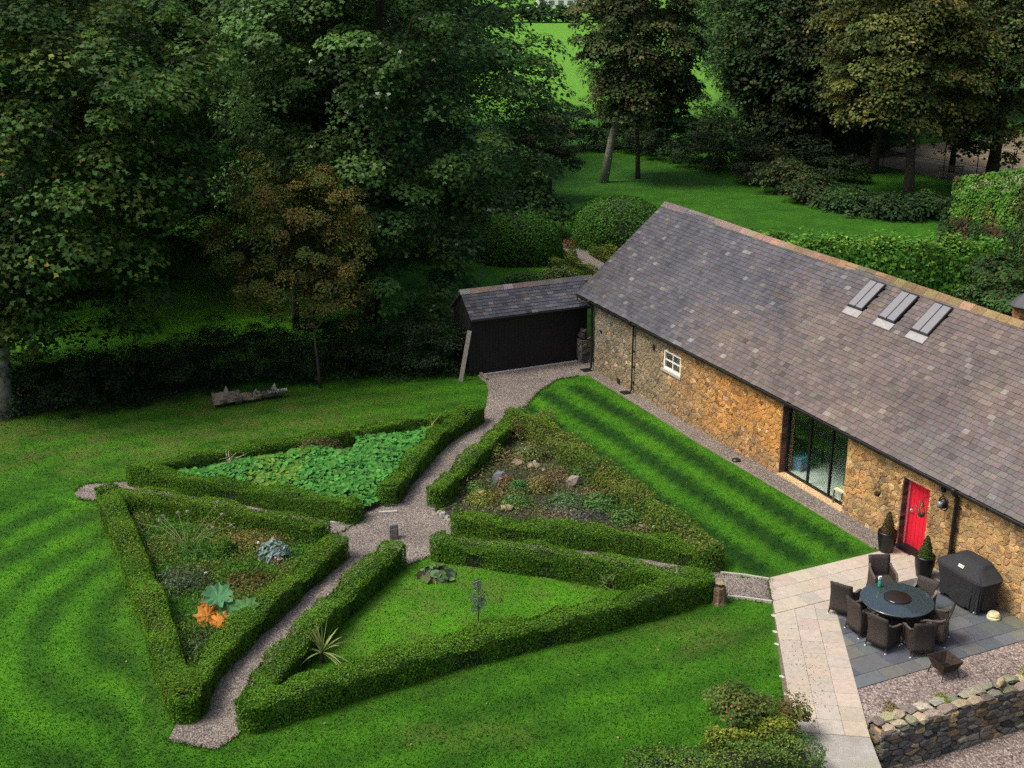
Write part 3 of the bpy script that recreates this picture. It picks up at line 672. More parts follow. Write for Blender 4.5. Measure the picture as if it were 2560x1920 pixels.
# roof
def rp(x, t, off=0.0):                               # x along, t up the slope from the eave, off above the slope
    k = 1 / sqrt(1 + SL * SL); off += .016 * sin(x * .55 + 1) + .010 * sin(x * 1.3 + t * 1.1) * min(1, t); return (x, EY + t * k - off * SL * k, EZ + t * SL * k + off * k)
TL = (RY - EY) * sqrt(1 + SL * SL); RX0, RX1 = -1.12, XR + .3
m = MB()
for y0, y1, z0, z1 in ((EY + .02, RY, EZ - .025, RZ - .06), (2 * RY - EY, RY, EZ + .005, RZ - .03)):
    V = [(x, y, z) for x in (RX0 + .03, RX1) for y, z in ((y0, z0), (y1, z1), (y1, z1 - .10), (y0, z0 - .10))]
    m.add(V, [(0, 1, 2, 3)[::-1], (4, 5, 6, 7), (0, 1, 5, 4), (1, 2, 6, 5), (2, 3, 7, 6), (3, 0, 4, 7)])
m.build('roof', 'roof_deck', BARN)
m = MB(); V = [(x, y, z) for x in (RX0, RX1) for y, z in ((RY + .05, RZ), (2 * RY - EY, EZ + .03), (2 * RY - EY, EZ + .01), (RY + .05, RZ - .02))]
m.add(V, [(0, 1, 2, 3)[::-1], (4, 5, 6, 7), (0, 1, 5, 4), (1, 2, 6, 5), (2, 3, 7, 6), (3, 0, 4, 7)], (.15, .14, .14)); m.build('back_roof_slope', 'slate', BARN)
SKY = [(11.92, 12.62), (13.36, 14.08), (14.78, 15.50)]; ST0, ST1 = (2.62 - EY) * 1.309, (3.49 - EY) * 1.309
def slate_col(x, t):
    blue = (.068, .068, .080); brown = (.110, .090, .079); pk = (.112, .087, .081); dk = (.085, .08, .085)
    f = (x - 4.5 - .9 * t + 1.2 * sin(t * 2 + x * .7)) / 4.5 + rnd.gauss(0, .22)
    c = vmix(blue, vmix(brown, pk, rnd.random()), f)
    if x < 1.6 and t < 3.4: c = vmix(c, dk, .45 * rnd.random() + .15)
    if 18.0 + rnd.gauss(0, .5) < x and t < 1.5 + rnd.gauss(0, .3): c = vmix(c, (.10, .098, .105), .4)
    if 2.2 < x < 3.6 and t < 2.6 and rnd.random() < .5: c = vmix(c, dk, .5)
    u = rnd.random()
    if u < .02: c = vmix(c, (.24, .23, .21), .45)
    elif u < .045: c = vmix(c, (.17, .145, .10), .5)
    return vj(c, rnd, .13, .03)
def slates(parent, x0, x1, tl, row, wid, fn, colf, rank, keep=300, holes=()):
    items = []; nrow = int(tl / row) + 1
    for r in range(nrow):
        t0 = r * row; t1 = min(t0 + row * 1.55, tl); x = x0 - (wid * .5 if r % 2 else 0) - rnd.random() * .05
        while x < x1:
            w = wid * rnd.uniform(.82, 1.2); a, b = max(x, x0), min(x + w - .008, x1); x += w
            if b - a < .05: continue
            if any(h[0] < (a + b) / 2 < h[1] and h[2] < t0 + row * .5 < h[3] for h in holes): continue
            j = rnd.uniform(-.008, .008); l = rnd.uniform(0, .006); th = .009
            V = [fn(a, t0 + j, .030 + l), fn(b, t0 + j, .030 + l + rnd.uniform(-.004, .004)), fn(b, t1, .006), fn(a, t1, .006),
                 fn(a, t0 + j, .030 + l - th - .008), fn(b, t0 + j, .030 + l - th - .008), fn(b, t1, -.006), fn(a, t1, -.006)]
            items.append((rank((a + b) / 2, t0), V, colf((a + b) / 2, t0)))
    items.sort(key=lambda k: -k[0]); m = MB(); F = [(0, 1, 2, 3), (7, 6, 5, 4), (4, 5, 1, 0), (5, 6, 2, 1), (6, 7, 3, 2), (7, 4, 0, 3)]
    for i, (_, V, c) in enumerate(items):
        if i < keep: mesh_obj('slate', V, F, 'slate', parent, [c] * 8)
        else: m.add(V, F, c)
    if len(items) > keep: stuff(m.build('slates', 'slate', parent))
def barn_rank(x, t):
    p = rp(x, t); d2 = (p[0] - CAMB[0]) ** 2 + (p[1] - CAMB[1]) ** 2 + (p[2] - CAMB[2]) ** 2
    P = C0 + AX * p[0] + AY * p[1]; return (1 if P[0] / (P[1] * cp_ + (CAM_H - p[2]) * sp_) < .41 else 0) / d2
slates(BARN, RX0, RX1, TL - .02, .165, .245, rp, slate_col, barn_rank, 300, [(a + .04, b - .04, ST0 + .02, ST1 - .05) for a, b in SKY])
# ridge tiles
x = RX0 - .02; k = 0
while x < RX1:
    w = rnd.uniform(.42, .5); f = (x - 4) / 7
    c = vj(vmix(vmix((.17, .155, .15), (.22, .16, .13), x / 5), (.20, .135, .068), f), rnd, .12)
    V = [(xx, y, z) for xx in (x, x + w - .012) for y, z in ((RY - .2, RZ - .125), (RY - .012, RZ + .045 + .02 * sin(x * .55 + 1)), (RY + .012, RZ + .045 + .02 * sin(x * .55 + 1)), (RY + .2, RZ - .125), (RY + .19, RZ - .145), (RY, RZ + .015), (RY - .19, RZ - .145))]
    mesh_obj('ridge_tile', V, [tuple(range(7))[::-1], tuple(range(7, 14))] + [(i, (i + 1) % 7, 7 + (i + 1) % 7, 7 + i) for i in range(7)], 'stone', BARN, [c] * 14); x += w
# skylights
for a, b in SKY:
    s = MB()
    def fr(x0, x1, t0, t1, o0, o1, mm): 
        V = [rp(x, t, o) for o in (o0, o1) for x, t in ((x0, t0), (x1, t0), (x1, t1), (x0, t1))]; mm.add(V, BOXF)
    fr(a, b, ST0, ST1, .0, .10, s); so = s.build('skylight', 'frame_grey', BARN)
    mid = (a + b) / 2
    for c, d in ((a + .035, mid - .018), (mid + .018, b - .035)):
        s = MB(); fr(c, d, ST0 + .05, ST1 - .04, .101, .112, s); s.build('pane', 'roof_glass', so)
    s = MB(); fr(mid - .014, mid + .014, ST0 + .02, ST1 - .02, .102, .122, s); s.build('glazing_bar', 'black_metal', so)
    s = MB(); fr(a - .0, b + .03, ST0 - .27, ST0 - .005, .040, .046, s); s.build('lead_flashing', 'lead', so)
# eaves board, gutter, downpipes
m = MB(); m.box(RX0 + .04, RX1, EY + .06, EY + .085, EZ - .16, EZ - .02); m.build('fascia', 'black_wood', BARN)
def half_round(m, x0, x1, y, z, r):
    V = []; n = 7
    for x in (x0, x1):
        for rr in (r, r - .008):
            for k in range(n): a = pi + pi * k / (n - 1); V.append((x, y + rr * cos(a), z + rr * sin(a)))
    F = [(k, k + 1, 2 * n + k + 1, 2 * n + k) for k in range(n - 1)] + [(n + k, 3 * n + k, 3 * n + k + 1, n + k + 1) for k in range(n - 1)] + [(0, 2 * n, 3 * n, n), (n - 1, 2 * n - 1, 4 * n - 1, 3 * n - 1)]
    m.add(V, F)
m = MB(); half_round(m, RX0 - .02, RX1, EY - .035, EZ + .005, .065)
for k in range(27): m.box(RX0 + .3 + k, RX0 + .33 + k, EY - .11, EY + .05, EZ - .075, EZ - .06)
m.build('gutter', 'black_metal', BARN)
def gzb(x, y): p = barn(x, y); return float(gz(p[0], p[1]))
for x, r, top in ((.03, .05, 2.5), (3.28, .032, 2.55), (20.03, .06, 2.5)):
    m = MB(); z0 = gzb(x, -.1) + .03
    m.tube([(x, EY - .03, EZ - .05), (x, EY - .03, top - .02), (x, -.11 - r * .3, top - .18), (x, -.11 - r * .3, z0 + .1), (x, -.2, z0 + .01)], r, 10)
    for k in range(4): m.box(x - r * 1.5, x + r * 1.5, -.1, -.02, .15 + k * .62, .19 + k * .62)
    m.lathe([(r * 1.35, 0), (r * 1.6, .03), (r * 1.6, .12), (r * 1.35, .14)], 10, (x, EY - .03, EZ - .12))
    m.build('downpipe', 'black_metal', BARN, True)
m = MB(); m.tube([(-.95, EY - .04, EZ - .05), (-.93, EY - .06, EZ - .2), (-.5, -.16, EZ - .26), (.0, -.13, EZ - .3)], .035, 8); m.build('downpipe', 'black_metal', BARN, True)
for x in (.0, 3.2):
    m = MB(); z0 = gzb(x, -.3); m.box(x - .2, x + .16, -.5, -.14, z0 - .05, z0 + .035)
    for k in range(5): m.box(x - .17, x + .13, -.46 + k * .065, -.43 + k * .065, z0 + .035, z0 + .045)
    tag(bpy.data.objects[m.build('drain_grate', 'black_metal').name], 'black drain grate at the foot of the corner downpipe' if x < 1 else 'black drain grate at the foot of the slim downpipe', 'drain')
    o = bpy.data.objects[-1] if False else None
for o in [o for o in bpy.data.objects if o.name.startswith('drain_grate')]:
    o.location = tuple(C0); o.rotation_euler = (0, 0, BROT)
for x, z, w, h in ((4.67, 1.96, .16, .2), (2.14, -.14, .2, .2), (.62, 1.45, .14, .1)):
    m = MB(); m.box(x - w / 2, x + w / 2, -.052, .01, z - h / 2, z + h / 2); m.build('vent', 'black_metal', BARN)
# sash window
x0, x1, z0, z1 = SASH; m = MB()
for b in ((x0, x1, z0, z0 + .07), (x0, x1, z1 - .06, z1), (x0, x0 + .07, z0 + .07, z1 - .06), (x1 - .07, x1, z0 + .07, z1 - .06)): m.box(b[0], b[1], .0, .09, b[2], b[3])
wf = m.build('window', 'white_paint', BARN); cx, cz = (x0 + x1) / 2, (z0 + z1) / 2
m = MB(); m.box(cx - .022, cx + .022, .02, .07, z0 + .07, z1 - .06); m.box(x0 + .07, cx - .022, .02, .07, cz - .02, cz + .02); m.box(cx + .022, x1 - .07, .02, .07, cz - .02, cz + .02); m.build('glazing_bar', 'white_paint', wf)
for a, b in ((x0 + .07, cx - .022), (cx + .022, x1 - .07)):
    for c, d in ((z0 + .07, cz - .02), (cz + .02, z1 - .06)): m = MB(); m.box(a, b, .04, .046, c, d); m.build('pane', 'glass', wf)
m = MB(); m.box(x0 - .08, x1 + .08, -.07, .1, z0 - .09, z0 - .003); m.build('sill', 'concrete', wf)
m = MB(); m.box(x0 - .1, x1 + .1, .5, .9, z0 - .2, z1 + .1); m.build('blind', 'plaster', wf)
# big glazed opening
x0, x1, z0, z1 = WIN; yf = .22; m = MB(); fw = .055
for b in ((x0, x1, z0, z0 + .1), (x0, x1, z1 - fw, z1), (x0 + .024, x0 + .024 + fw, z0 + .1, z1 - fw), (x1 - fw, x1, z0 + .1, z1 - fw)): m.box(b[0], b[1], yf, yf + .09, b[2], b[3])
gl = m.build('glazed_door', 'frame_grey', BARN)
MUL = [13.55, 14.58]
for xm in MUL: m = MB(); m.box(xm - .026, xm + .026, yf + .005, yf + .085, z0 + .1, z1 - fw); m.build('mullion', 'frame_grey', gl)
for a, b in ((x0 + .079, MUL[0] - .035), (MUL[0] + .035, MUL[1] - .035), (MUL[1] + .035, x1 - fw)): m = MB(); m.box(a, b, yf + .04, yf + .048, z0 + .1, z1 - fw); m.build('pane', 'glass', gl)
m = MB(); m.box(x0 + .002, x1 - .002, -.06, .215, -.3, .03); m.build('sill', 'mortar', gl)
# room behind the glass
m = MB(); m.box(9.5, 17.3, .31, 6.9, -.12, .035); m.build('floor', 'room_floor', BARN)
m = MB(); m.box(9.4, 9.5, .52, 6.9, -.1, 2.9); m.box(17.3, 17.4, .5, 6.9, -.1, 2.9); m.box(9.4, 17.4, 4.6, 4.7, -.1, 2.9); m.box(9.4, 17.4, .5, 6.9, 2.7, 2.8); m.build('room_partition', 'plaster', BARN)
# red door
x0, x1, z0, z1 = DOOR; m = MB(); yd = .24
for b in ((x0 + .024, x0 + .1, z0, z1), (x1 - .08, x1, z0, z1), (x0 + .1, x1 - .08, z1 - .08, z1)): m.box(b[0], b[1], yd - .05, yd + .06, b[2], b[3])
df = m.build('door_frame', 'pink_paint', BARN)
m = MB(); m.box(x0 + .002, x1 - .002, -.1, yd + .05, -.2, .05); m.build('doorstep', 'black_wood', BARN)
dr = None; w = (x1 - x0 - .18) / 6
m = MB(); m.box(x0 + .1, x1 - .08, yd + .035, yd + .05, z0 + .02, z1 - .08); dr = m.build('door', 'red_paint', BARN)
for k in range(6): m = MB(); m.box(x0 + .1 + k * w + .005, x0 + .1 + (k + 1) * w - .005, yd + .012, yd + .034, z0 + .03, z1 - .085); m.build('plank', 'red_paint', dr)
m = MB(); m.tube([(x0 + .17, yd + .01, 1.1), (x0 + .17, yd - .05, 1.1), (x0 + .29, yd - .05, 1.09)], .013, 8); m.box(x0 + .15, x0 + .19, yd - .0, yd + .012, .98, 1.2); m.build('handle', 'silver', dr)
def on_barn(o): o.location = tuple(C0); o.rotation_euler = (0, 0, BROT); return o
# lantern and hanging baskets on the wall
L = thing('wall_lantern', 'round black lantern on a bracket beside the thick downpipe', 'lamp', barn(19.72, -.05, 1.75), BROT)
m = MB(); m.tube([(-.25, -.02, .62), (-.2, -.2, .66), (0, -.26, .55), (.05, -.24, .5)], .018, 8); m.box(-.3, -.2, -.06, .02, .5, .72); m.build('bracket', 'black_metal', L)
m = MB(); m.tube([(.16 * cos(a) + .03, -.24, .32 + .19 * sin(a)) for a in np.linspace(0, 2 * pi, 17)], .022, 8, cap=False); m.lathe([(.06, 0), (.1, .03), (.1, .2), (.05, .26)], 10, (.03, -.24, .2)); m.build('lantern_body', 'black_metal', L, True)
m = MB(); m.lathe([(.07, 0), (.08, .12), (.06, .16)], 10, (.03, -.36, .24)); m.build('lantern_glass', 'roof_glass', L, True)
for nm, x, z, sd in (('hanging basket of dried plants on a bracket right of the red door', 19.08, 1.45, 1), ('small wall planter with grey foliage left of the red door', 17.35, 1.35, 2)):
    T_ = thing('hanging_basket', nm, 'basket', barn(x, -.05, z), BROT)
    m = MB(); m.tube([(0, -.02, .5), (0, -.25, .52), (0, -.3, .42)], .012, 6)
    for k in range(3): a = k * 2.1; m.tube([(0, -.3, .42), (.14 * cos(a), -.3 + .14 * sin(a), .1)], .005, 5)
    m.lathe([(.02, -.05), (.06, -.03), (.09, .03), (.095, .06)], 12, (0, -.3, 0)); m.build('basket', 'rust', T_)
    rg = np.random.default_rng(sd); n = 150 if sd == 1 else 70
    p = sphere(rg, n) * rg.random((n, 1)) ** .4 * np.array([.26, .2, .24]) * (1 if sd == 1 else .7) + np.array([0, -.3, .2]); leaf_obj('plant', p, sphere(rg, n) + (0, 0, .5), .05, pick(rg, [(.14, .12, .05), (.09, .11, .045), (.2, .2, .17)], n), rg, T_)

# ================================================================== paving
PAV = sheet('paved_path', [barn(*p)[:2] for p in [(18.12, -4.46), (18.0, -.05), (19.63, -.05), (19.62, -3.72), (20.2, -3.92), (24.52, -6.52), (23.98, -7.62), (23.75, -7.98), (19.75, -5.44)]], .004, 'mortar_grey')
SLT = sheet('slate_patio', [barn(*p)[:2] for p in [(19.63, -3.55), (19.63, -.05), (23.2, -.05), (23.26, -5.76), (20.2, -3.9)]], .004, 'mortar_grey')
rnd = random.Random(9)
def slab_piece(poly, gap, h, parent, colr, name='slab', z0=.0):     # poly in barn coordinates -> a bevelled slab
    cx = sum(p[0] for p in poly) / len(poly); cy = sum(p[1] for p in poly) / len(poly); V = []; n = len(poly); ti = rnd.uniform(-.002, .002)
    for g, z in ((gap, .0), (gap, h - .004), (gap + .007, h + ti)):
        for p in poly:
            d = hypot(p[0] - cx, p[1] - cy); f = 1 - g * 1.3 / d; q = barn(cx + (p[0] - cx) * f, cy + (p[1] - cy) * f, 0); V.append((q[0], q[1], float(gz(q[0], q[1])) + z + z0))
    F = [(r * n + k, r * n + (k + 1) % n, (r + 1) * n + (k + 1) % n, (r + 1) * n + k) for r in (0, 1) for k in range(n)] + [tuple(2 * n + k for k in range(n))]
    V = np.array(V)
    ar = sum(poly[k][0] * poly[(k + 1) % n][1] - poly[(k + 1) % n][0] * poly[k][1] for k in range(n))
    if ar < 0: F = [f[::-1] for f in F]
    return mesh_obj(name, V, F, 'slab', parent, [colr] * len(V))
def clip_half(poly, a, b):                       # keep the left side of a->b
    out = []
    for i in range(len(poly)):
        p, q = poly[i], poly[(i + 1) % len(poly)]; f = lambda t: (b[0] - a[0]) * (t[1] - a[1]) - (b[1] - a[1]) * (t[0] - a[0]); dp, dq = f(p), f(q)
        if dp >= 0: out.append(p)
        if dp * dq < 0: t = dp / (dp - dq); out.append((p[0] + (q[0] - p[0]) * t, p[1] + (q[1] - p[1]) * t))
    return out
def area(p): return abs(sum(p[k][0] * p[(k + 1) % len(p)][1] - p[(k + 1) % len(p)][0] * p[k][1] for k in range(len(p)))) / 2 if len(p) > 2 else 0
def beige():
    c = vmix((.405, .345, .285), (.39, .35, .295), rnd.random())
    if rnd.random() < .2: c = vmix(c, (.40, .36, .27), .8)
    if rnd.random() < .12: c = vmix(c, (.42, .345, .275), .8)
    return vj(c, rnd, .045, .012)
DL = np.array([.858, -.514]); NL = np.array([.514, .858]); P0 = np.array([19.73, -5.41])       # lower run of slabs
LE = [(18.13 - .858 * .01, -4.45), (24.1, -7.95)]; RE0, RE1 = (20.2, -3.9), (24.52, -6.53)
for i in range(4):                               # rows along the wall
    xa, xb = 18.1 + i * .54, 18.1 + (i + 1) * .54
    if i == 3: xb = 19.74 + .0
    if i == 3: break
    off = (-4.35, -4.6, -4.88)[i]
    for k in range(-3, 11):
        ya = off + k * .52; pol = [(xa, ya), (xb, ya), (xb, min(ya + .52, -.06)), (xa, min(ya + .52, -.06))]
        if ya > -.2: continue
        pol = clip_half(pol[::-1], LE[0], LE[1])[::-1] if False else pol
        f = lambda p: (LE[1][0] - LE[0][0]) * (p[1] - LE[0][1]) - (LE[1][1] - LE[0][1]) * (p[0] - LE[0][0])
        pol = clip_half(pol, LE[0], LE[1])
        if area(pol) > .02: slab_piece(pol, .004, .035, PAV, beige())
for i in range(3):
    for j in range(-2, 10):
        a = P0 + NL * (i * .517) + DL * (j * .536 + .14 + .015 * i); pol = [tuple(a), tuple(a + DL * .536), tuple(a + DL * .536 + NL * .517), tuple(a + NL * .517)]
        pol = clip_half(pol, (19.735, -3), (19.735, -9)) if True else pol
        if area(pol) < .02:
            continue
        pol = [p for p in pol]
        if j == 9 and False: continue
        if (a + DL * .3) @ DL > np.array([24.1, -7.0]) @ DL + .42: continue
        slab_piece(pol, .004, .035, PAV, beige())
# slate flags, random rows
def flags():
    x = 19.64
    rows = [.55, .42, .62, .48, .5, .6, .43]
    for r in rows:
        x1 = min(x + r, 23.26); y = -6.0 + rnd.random() * .4
        while y < -.08:
            w = rnd.choice([.45, .6, .75, .9, .55]); ya, yb = y, min(y + w, -.06); y += w
            if yb - ya < .08: continue
            pol = [(x, ya), (x1, ya), (x1, yb), (x, yb)]; pol = clip_half(pol, (20.2, -3.89), (24.52, -6.52))
            if x < 19.9: pol = clip_half(pol, (19.6, -3.7), (20.25, -3.93)) if pol else pol
            c = vj(rnd.choice([(.085, .098, .112), (.10, .112, .12), (.115, .12, .118), (.08, .088, .105), (.12, .122, .105)]), rnd, .12, .03)
            if area(pol) > .02: slab_piece(pol, .006, .03, SLT, c, 'flagstone')
        x = x1
        if x >= 23.25: break
flags()
# fallen leaves and moss crumbs on the slabs
rg = np.random.default_rng(4); n = 230
a = rg.random(n) ** .8 * 4.2; b = np.clip(.55 + rg.normal(size=n) * .3, .03, 1.5)
q = np.array([barn(*(P0 + NL * bb + DL * aa)) for aa, bb in zip(a, b)]); q[:, 2] = .042
stuff(leaf_obj('leaf_litter', q, np.tile([0, 0, 1.], (n, 1)) + rg.normal(size=(n, 3)) * .3, .028 * rg.uniform(.4, 1.5, n), pick(rg, [(.14, .16, .06), (.17, .15, .08), (.10, .08, .05)], n), rg, None))

# ================================================================== dry-stone wall in the right foreground
DW = thing('dry_stone_wall', 'low mossy dry-stone wall above the lower gravel yard', 'wall', barn(24.5, -6.5, 0), BROT)
rnd = random.Random(21)
WX0, WX1, WY0, WY1, WZ0, WZ1 = .02, .52, -.02, 8.0, -.95, .2
m = MB(); m.box(WX0 + .05, WX1 - .05, WY0 + .05, WY1, WZ0, WZ1 - .05); m.build('core', 'mortar_grey', DW)
def dcol(u, v): return vj(rnd.choice([(.115, .105, .095), (.145, .13, .11), (.09, .085, .08), (.20, .17, .13), (.13, .12, .10), (.27, .19, .10)]), rnd, .28, .05)
stone_face(stone_cells(WY0, WY1, WZ0 + .02, WZ1, .27, .125, rnd), .008, .07, rnd, lambda u, v, o: (WX1 - .05 + o + .03 * (WZ1 - v), u, v), dcol, DW, lambda x, z: 1 if x < 4.9 else .001, 200)
stone_face(stone_cells(WX0, WX1 + .05, WZ0 + .02, WZ1, .2, .13, rnd), .008, .06, rnd, lambda u, v, o: (u, WY0 + .05 - o, v), dcol, DW, lambda x, z: 1, 60)
stone_face(stone_cells(WY0, WY1, -.1, WZ1, .27, .12, rnd), .008, .05, rnd, lambda u, v, o: (WX0 + .05 - o, u, v), dcol, DW, lambda x, z: 1 if x < 5 else .001, 40)
ICO = None
def ico():
    p = (1 + 5 ** .5) / 2; V = np.array([(-1, p, 0), (1, p, 0), (-1, -p, 0), (1, -p, 0), (0, -1, p), (0, 1, p), (0, -1, -p), (0, 1, -p), (p, 0, -1), (p, 0, 1), (-p, 0, -1), (-p, 0, 1)], float); V = nrm(V)
    F = [(0, 11, 5), (0, 5, 1), (0, 1, 7), (0, 7, 10), (0, 10, 11), (1, 5, 9), (5, 11, 4), (11, 10, 2), (10, 7, 6), (7, 1, 8), (3, 9, 4), (3, 4, 2), (3, 2, 6), (3, 6, 8), (3, 8, 9), (4, 9, 5), (2, 4, 11), (6, 2, 10), (8, 6, 7), (9, 8, 1)]
    return V, F
IV, IF = ico()
def blocky(V, k=.55): return np.sign(V) * np.abs(V) ** k
def rock(c, size, rng, rz=None, block=.6):
    V = blocky(IV, block) * (1 + rng.uniform(-.14, .14, (12, 1))) * np.asarray(size) * .5; a = rng.uniform(0, 6.3) if rz is None else rz
    R = np.array([[cos(a), -sin(a), 0], [sin(a), cos(a), 0], [0, 0, 1]]); return V @ R.T + np.asarray(c), IF
rg = np.random.default_rng(8); y = .05
while y < 5.2:
    w = rg.uniform(.2, .42); k = 0
    for xx in (.14, .4):
        V, F = rock((xx + rg.uniform(-.04, .04), y + w / 2 + rg.uniform(-.06, .06), WZ1 + .02 + rg.uniform(-.02, .04)), (rg.uniform(.24, .34), w * 1.05, rg.uniform(.09, .17)), rg, rg.uniform(-.3, .3), .5)
        mesh_obj('coping_stone', V, F, 'stone', DW, [vj(rnd.choice([(.20, .18, .14), (.27, .235, .17), (.15, .14, .12), (.3, .25, .17)]), rnd, .2)] * 12)
    y += w
V, F = rock((.28, 3.45, WZ1 + .2), (.14, .4, .16), rg, .5, .5); mesh_obj('coping_stone', V, F, 'stone', DW, [(.36, .29, .17)] * 12)
def moss(label, bc, rad, n, pal, seed, cat='plant', leaf=.035, name='moss_cushion'):
    rg = np.random.default_rng(seed); base = np.asarray(bc, float); t = thing(name, label, cat, base)
    e = sphere(rg, n); e[:, 2] = abs(e[:, 2]); p = base + e * np.array(rad) * (.55 + .45 * rg.random((n, 1)) ** .5)
    leaf_obj('foliage', p, e + (0, 0, .5) + rg.normal(size=(n, 3)) * .4, leaf * rg.uniform(.6, 1.4, n), pick(rg, pal, n), rg, t, origin=base); return t
YG = [(.20, .26, .02), (.28, .30, .03), (.13, .20, .02)]
moss('bright yellow-green moss cushion on the wall near its middle', barn(24.62, -4.55, .22), (.16, .3, .13), 500, YG, 1)
moss('bright yellow-green plant on the wall at the right frame edge', barn(24.75, -2.1, .25), (.2, .4, .22), 700, YG, 2)
moss('straggly green tuft where the wall meets the slab path', barn(24.45, -5.75, .12), (.18, .5, .12), 700, [(.16, .16, .03), (.10, .13, .03), (.24, .17, .04)], 3)

# ================================================================== patio furniture
def make_chair(label, loc, rz):
    t = thing('wicker_armchair', label, 'chair', loc, rz, 'wicker chairs round the patio table')
    def backsurf(x, z): 
        f = z / .93; w = .27 + .02 * abs(f - .45)
        y = -.27 - .10 * max(0, (z - .45) / .48) ** 1.5 - .03 * max(0, (.4 - z) / .3) - .0 + .035 * (1 - (x) ** 2) - .035
        return (x * w, y + .05 * (1 - x * x) * -1 + .05 * 0, z)
    def panel(x0, x1, z0, z1, th, nx=6, nz=8):
        V = []; F = []
        for s in (0, 1):
            for j in range(nz + 1):
                for i in range(nx + 1):
                    p = backsurf(x0 + (x1 - x0) * i / nx, z0 + (z1 - z0) * j / nz); V.append((p[0], p[1] + s * th, p[2]))
        k = (nx + 1) * (nz + 1); id = lambda s, i, j: s * k + j * (nx + 1) + i
        for j in range(nz):
            for i in range(nx): F.append((id(0, i, j), id(0, i + 1, j), id(0, i + 1, j + 1), id(0, i, j + 1))); F.append((id(1, i, j), id(1, i, j + 1), id(1, i + 1, j + 1), id(1, i + 1, j)))
        for i in range(nx): F.append((id(0, i, nz), id(0, i + 1, nz), id(1, i + 1, nz), id(1, i, nz))); F.append((id(0, i + 1, 0), id(0, i, 0), id(1, i, 0), id(1, i + 1, 0)))
        for j in range(nz): F.append((id(0, 0, j), id(0, 0, j + 1), id(1, 0, j + 1), id(1, 0, j))); F.append((id(0, nx, j + 1), id(0, nx, j), id(1, nx, j), id(1, nx, j + 1)))
        return V, F
    V, F = panel(-1, 1, .13, .93, .04); mesh_obj('backrest', V, F, 'wicker', t, None, True)
    m = MB(); m.box(-.25, .25, -.24, .26, .36, .43); m.build('seat', 'wicker', t)
    m = MB(); m.box(-.26, .26, .225, .255, .2, .36); m.build('front_panel', 'wicker', t)
    for s in (-1, 1):
        pth = [(s * .27, -.29, .74), (s * .285, -.2, .67), (s * .30, -.02, .645), (s * .305, .15, .63), (s * .285, .26, .58), (s * .275, .275, .5)]
        m = MB()
        for a, b in zip(pth[:-1], pth[1:]): m.bar(a, b, .055, .028)
        m.build('arm', 'wicker_pale', t)
        m = MB(); V = [(s * (.275 + d), y, z) for d in (-.012, .012) for y, z in ((-.28, .15), (.24, .2), (.27, .5), (.15, .62), (-.05, .635), (-.28, .7))]
        m.add(V, [(0, 1, 2, 3, 4, 5), (11, 10, 9, 8, 7, 6)] + [(k, 6 + k, 6 + (k + 1) % 6, (k + 1) % 6) for k in range(6)]); m.build('side_panel', 'wicker', t)
        for y, dy in ((-.29, -.05), (.24, .02)):
            m = MB(); m.tube([(s * .255, y, .4), (s * .26, y, .2), (s * .275, y + dy, .025)], [.026, .024, .016], 8); lg = m.build('leg', 'wicker', t)
            m = MB(); m.lathe([(.018, 0), (.022, .006), (.02, .03)], 8, (s * .275, y + dy, 0)); m.build('foot', 'white_plastic', lg)
    return t
wp, nt, b, o = new_mat('wicker_pale'); nt.links.new(ramp(nt, noise(nt, 60, 3), [(.3, (.045, .035, .028)), (.7, (.14, .115, .095))]), b.inputs['Base Color']); b.inputs['Roughness'].default_value = .55; MATS['wicker_pale'] = wp
FZ = .033
CH = [((19.70, -2.20), (.21, .52), 'wicker armchair set apart at the far side of the table, nearest the first pot'), ((20.52, -4.06), (-.49, -.30), 'wicker armchair with a foot still on the beige slabs, leftmost at the table'),
      ((21.28, -4.30), (-.55, .03), 'wicker armchair between the leftmost chair and the front-left chair'), ((22.12, -4.28), (-.54, -.16), 'wicker armchair at the front left of the table, back to the viewer'),
      ((22.86, -3.50), (-.22, -.53), 'wicker armchair at the front right, nearest the square fire basket'), ((22.58, -2.48), (.60, -.78), 'wicker armchair on the right side of the table, facing left'),
      ((21.22, -1.95), (.53, .19), 'wicker armchair between the table and the covered barbecue')]
TC = np.array([21.42, -3.1]); ch0 = None
for (bx_, by_), dv, lb in CH:
    d = TC - np.array([bx_, by_]); w = np.array(dv, float); nn = np.array([-w[1], w[0]]); nn = nn / np.hypot(*nn)
    if nn @ d < 0: nn = -nn
    c = np.array([bx_, by_]) + nn * .36; p = barn(c[0], c[1], FZ); wv = AX * nn[0] + AY * nn[1]; rz = atan2(wv[1], wv[0]) - pi / 2
    if ch0 is None: ch0 = make_chair(lb, p, rz)
    else: copy_thing(ch0, p, rz, lb)
TB = thing('patio_table', 'round dark granite patio table with wicker base', 'table', barn(TC[0], TC[1], FZ), BROT)
m = MB(); m.lathe([(.80, .70), (.865, .705), (.87, .715), (.87, .732), (.86, .74)], 64); m.build('table_top', 'granite', TB)
m = MB(); m.lathe([(.74, .6), (.76, .62), (.76, .698)], 48); m.build('apron', 'wicker', TB)
m = MB(); m.lathe([(.34, 0), (.33, .05), (.26, .3), (.3, .6)], 24); m.build('pedestal', 'wicker', TB, True)
LS = thing('turntable', 'dark round turntable in the middle of the table', 'turntable', barn(21.39, -3.06, FZ + .741), BROT)
m = MB(); m.lathe([(.1, 0), (.12, .012)], 20); m.build('base', 'black_metal', LS)
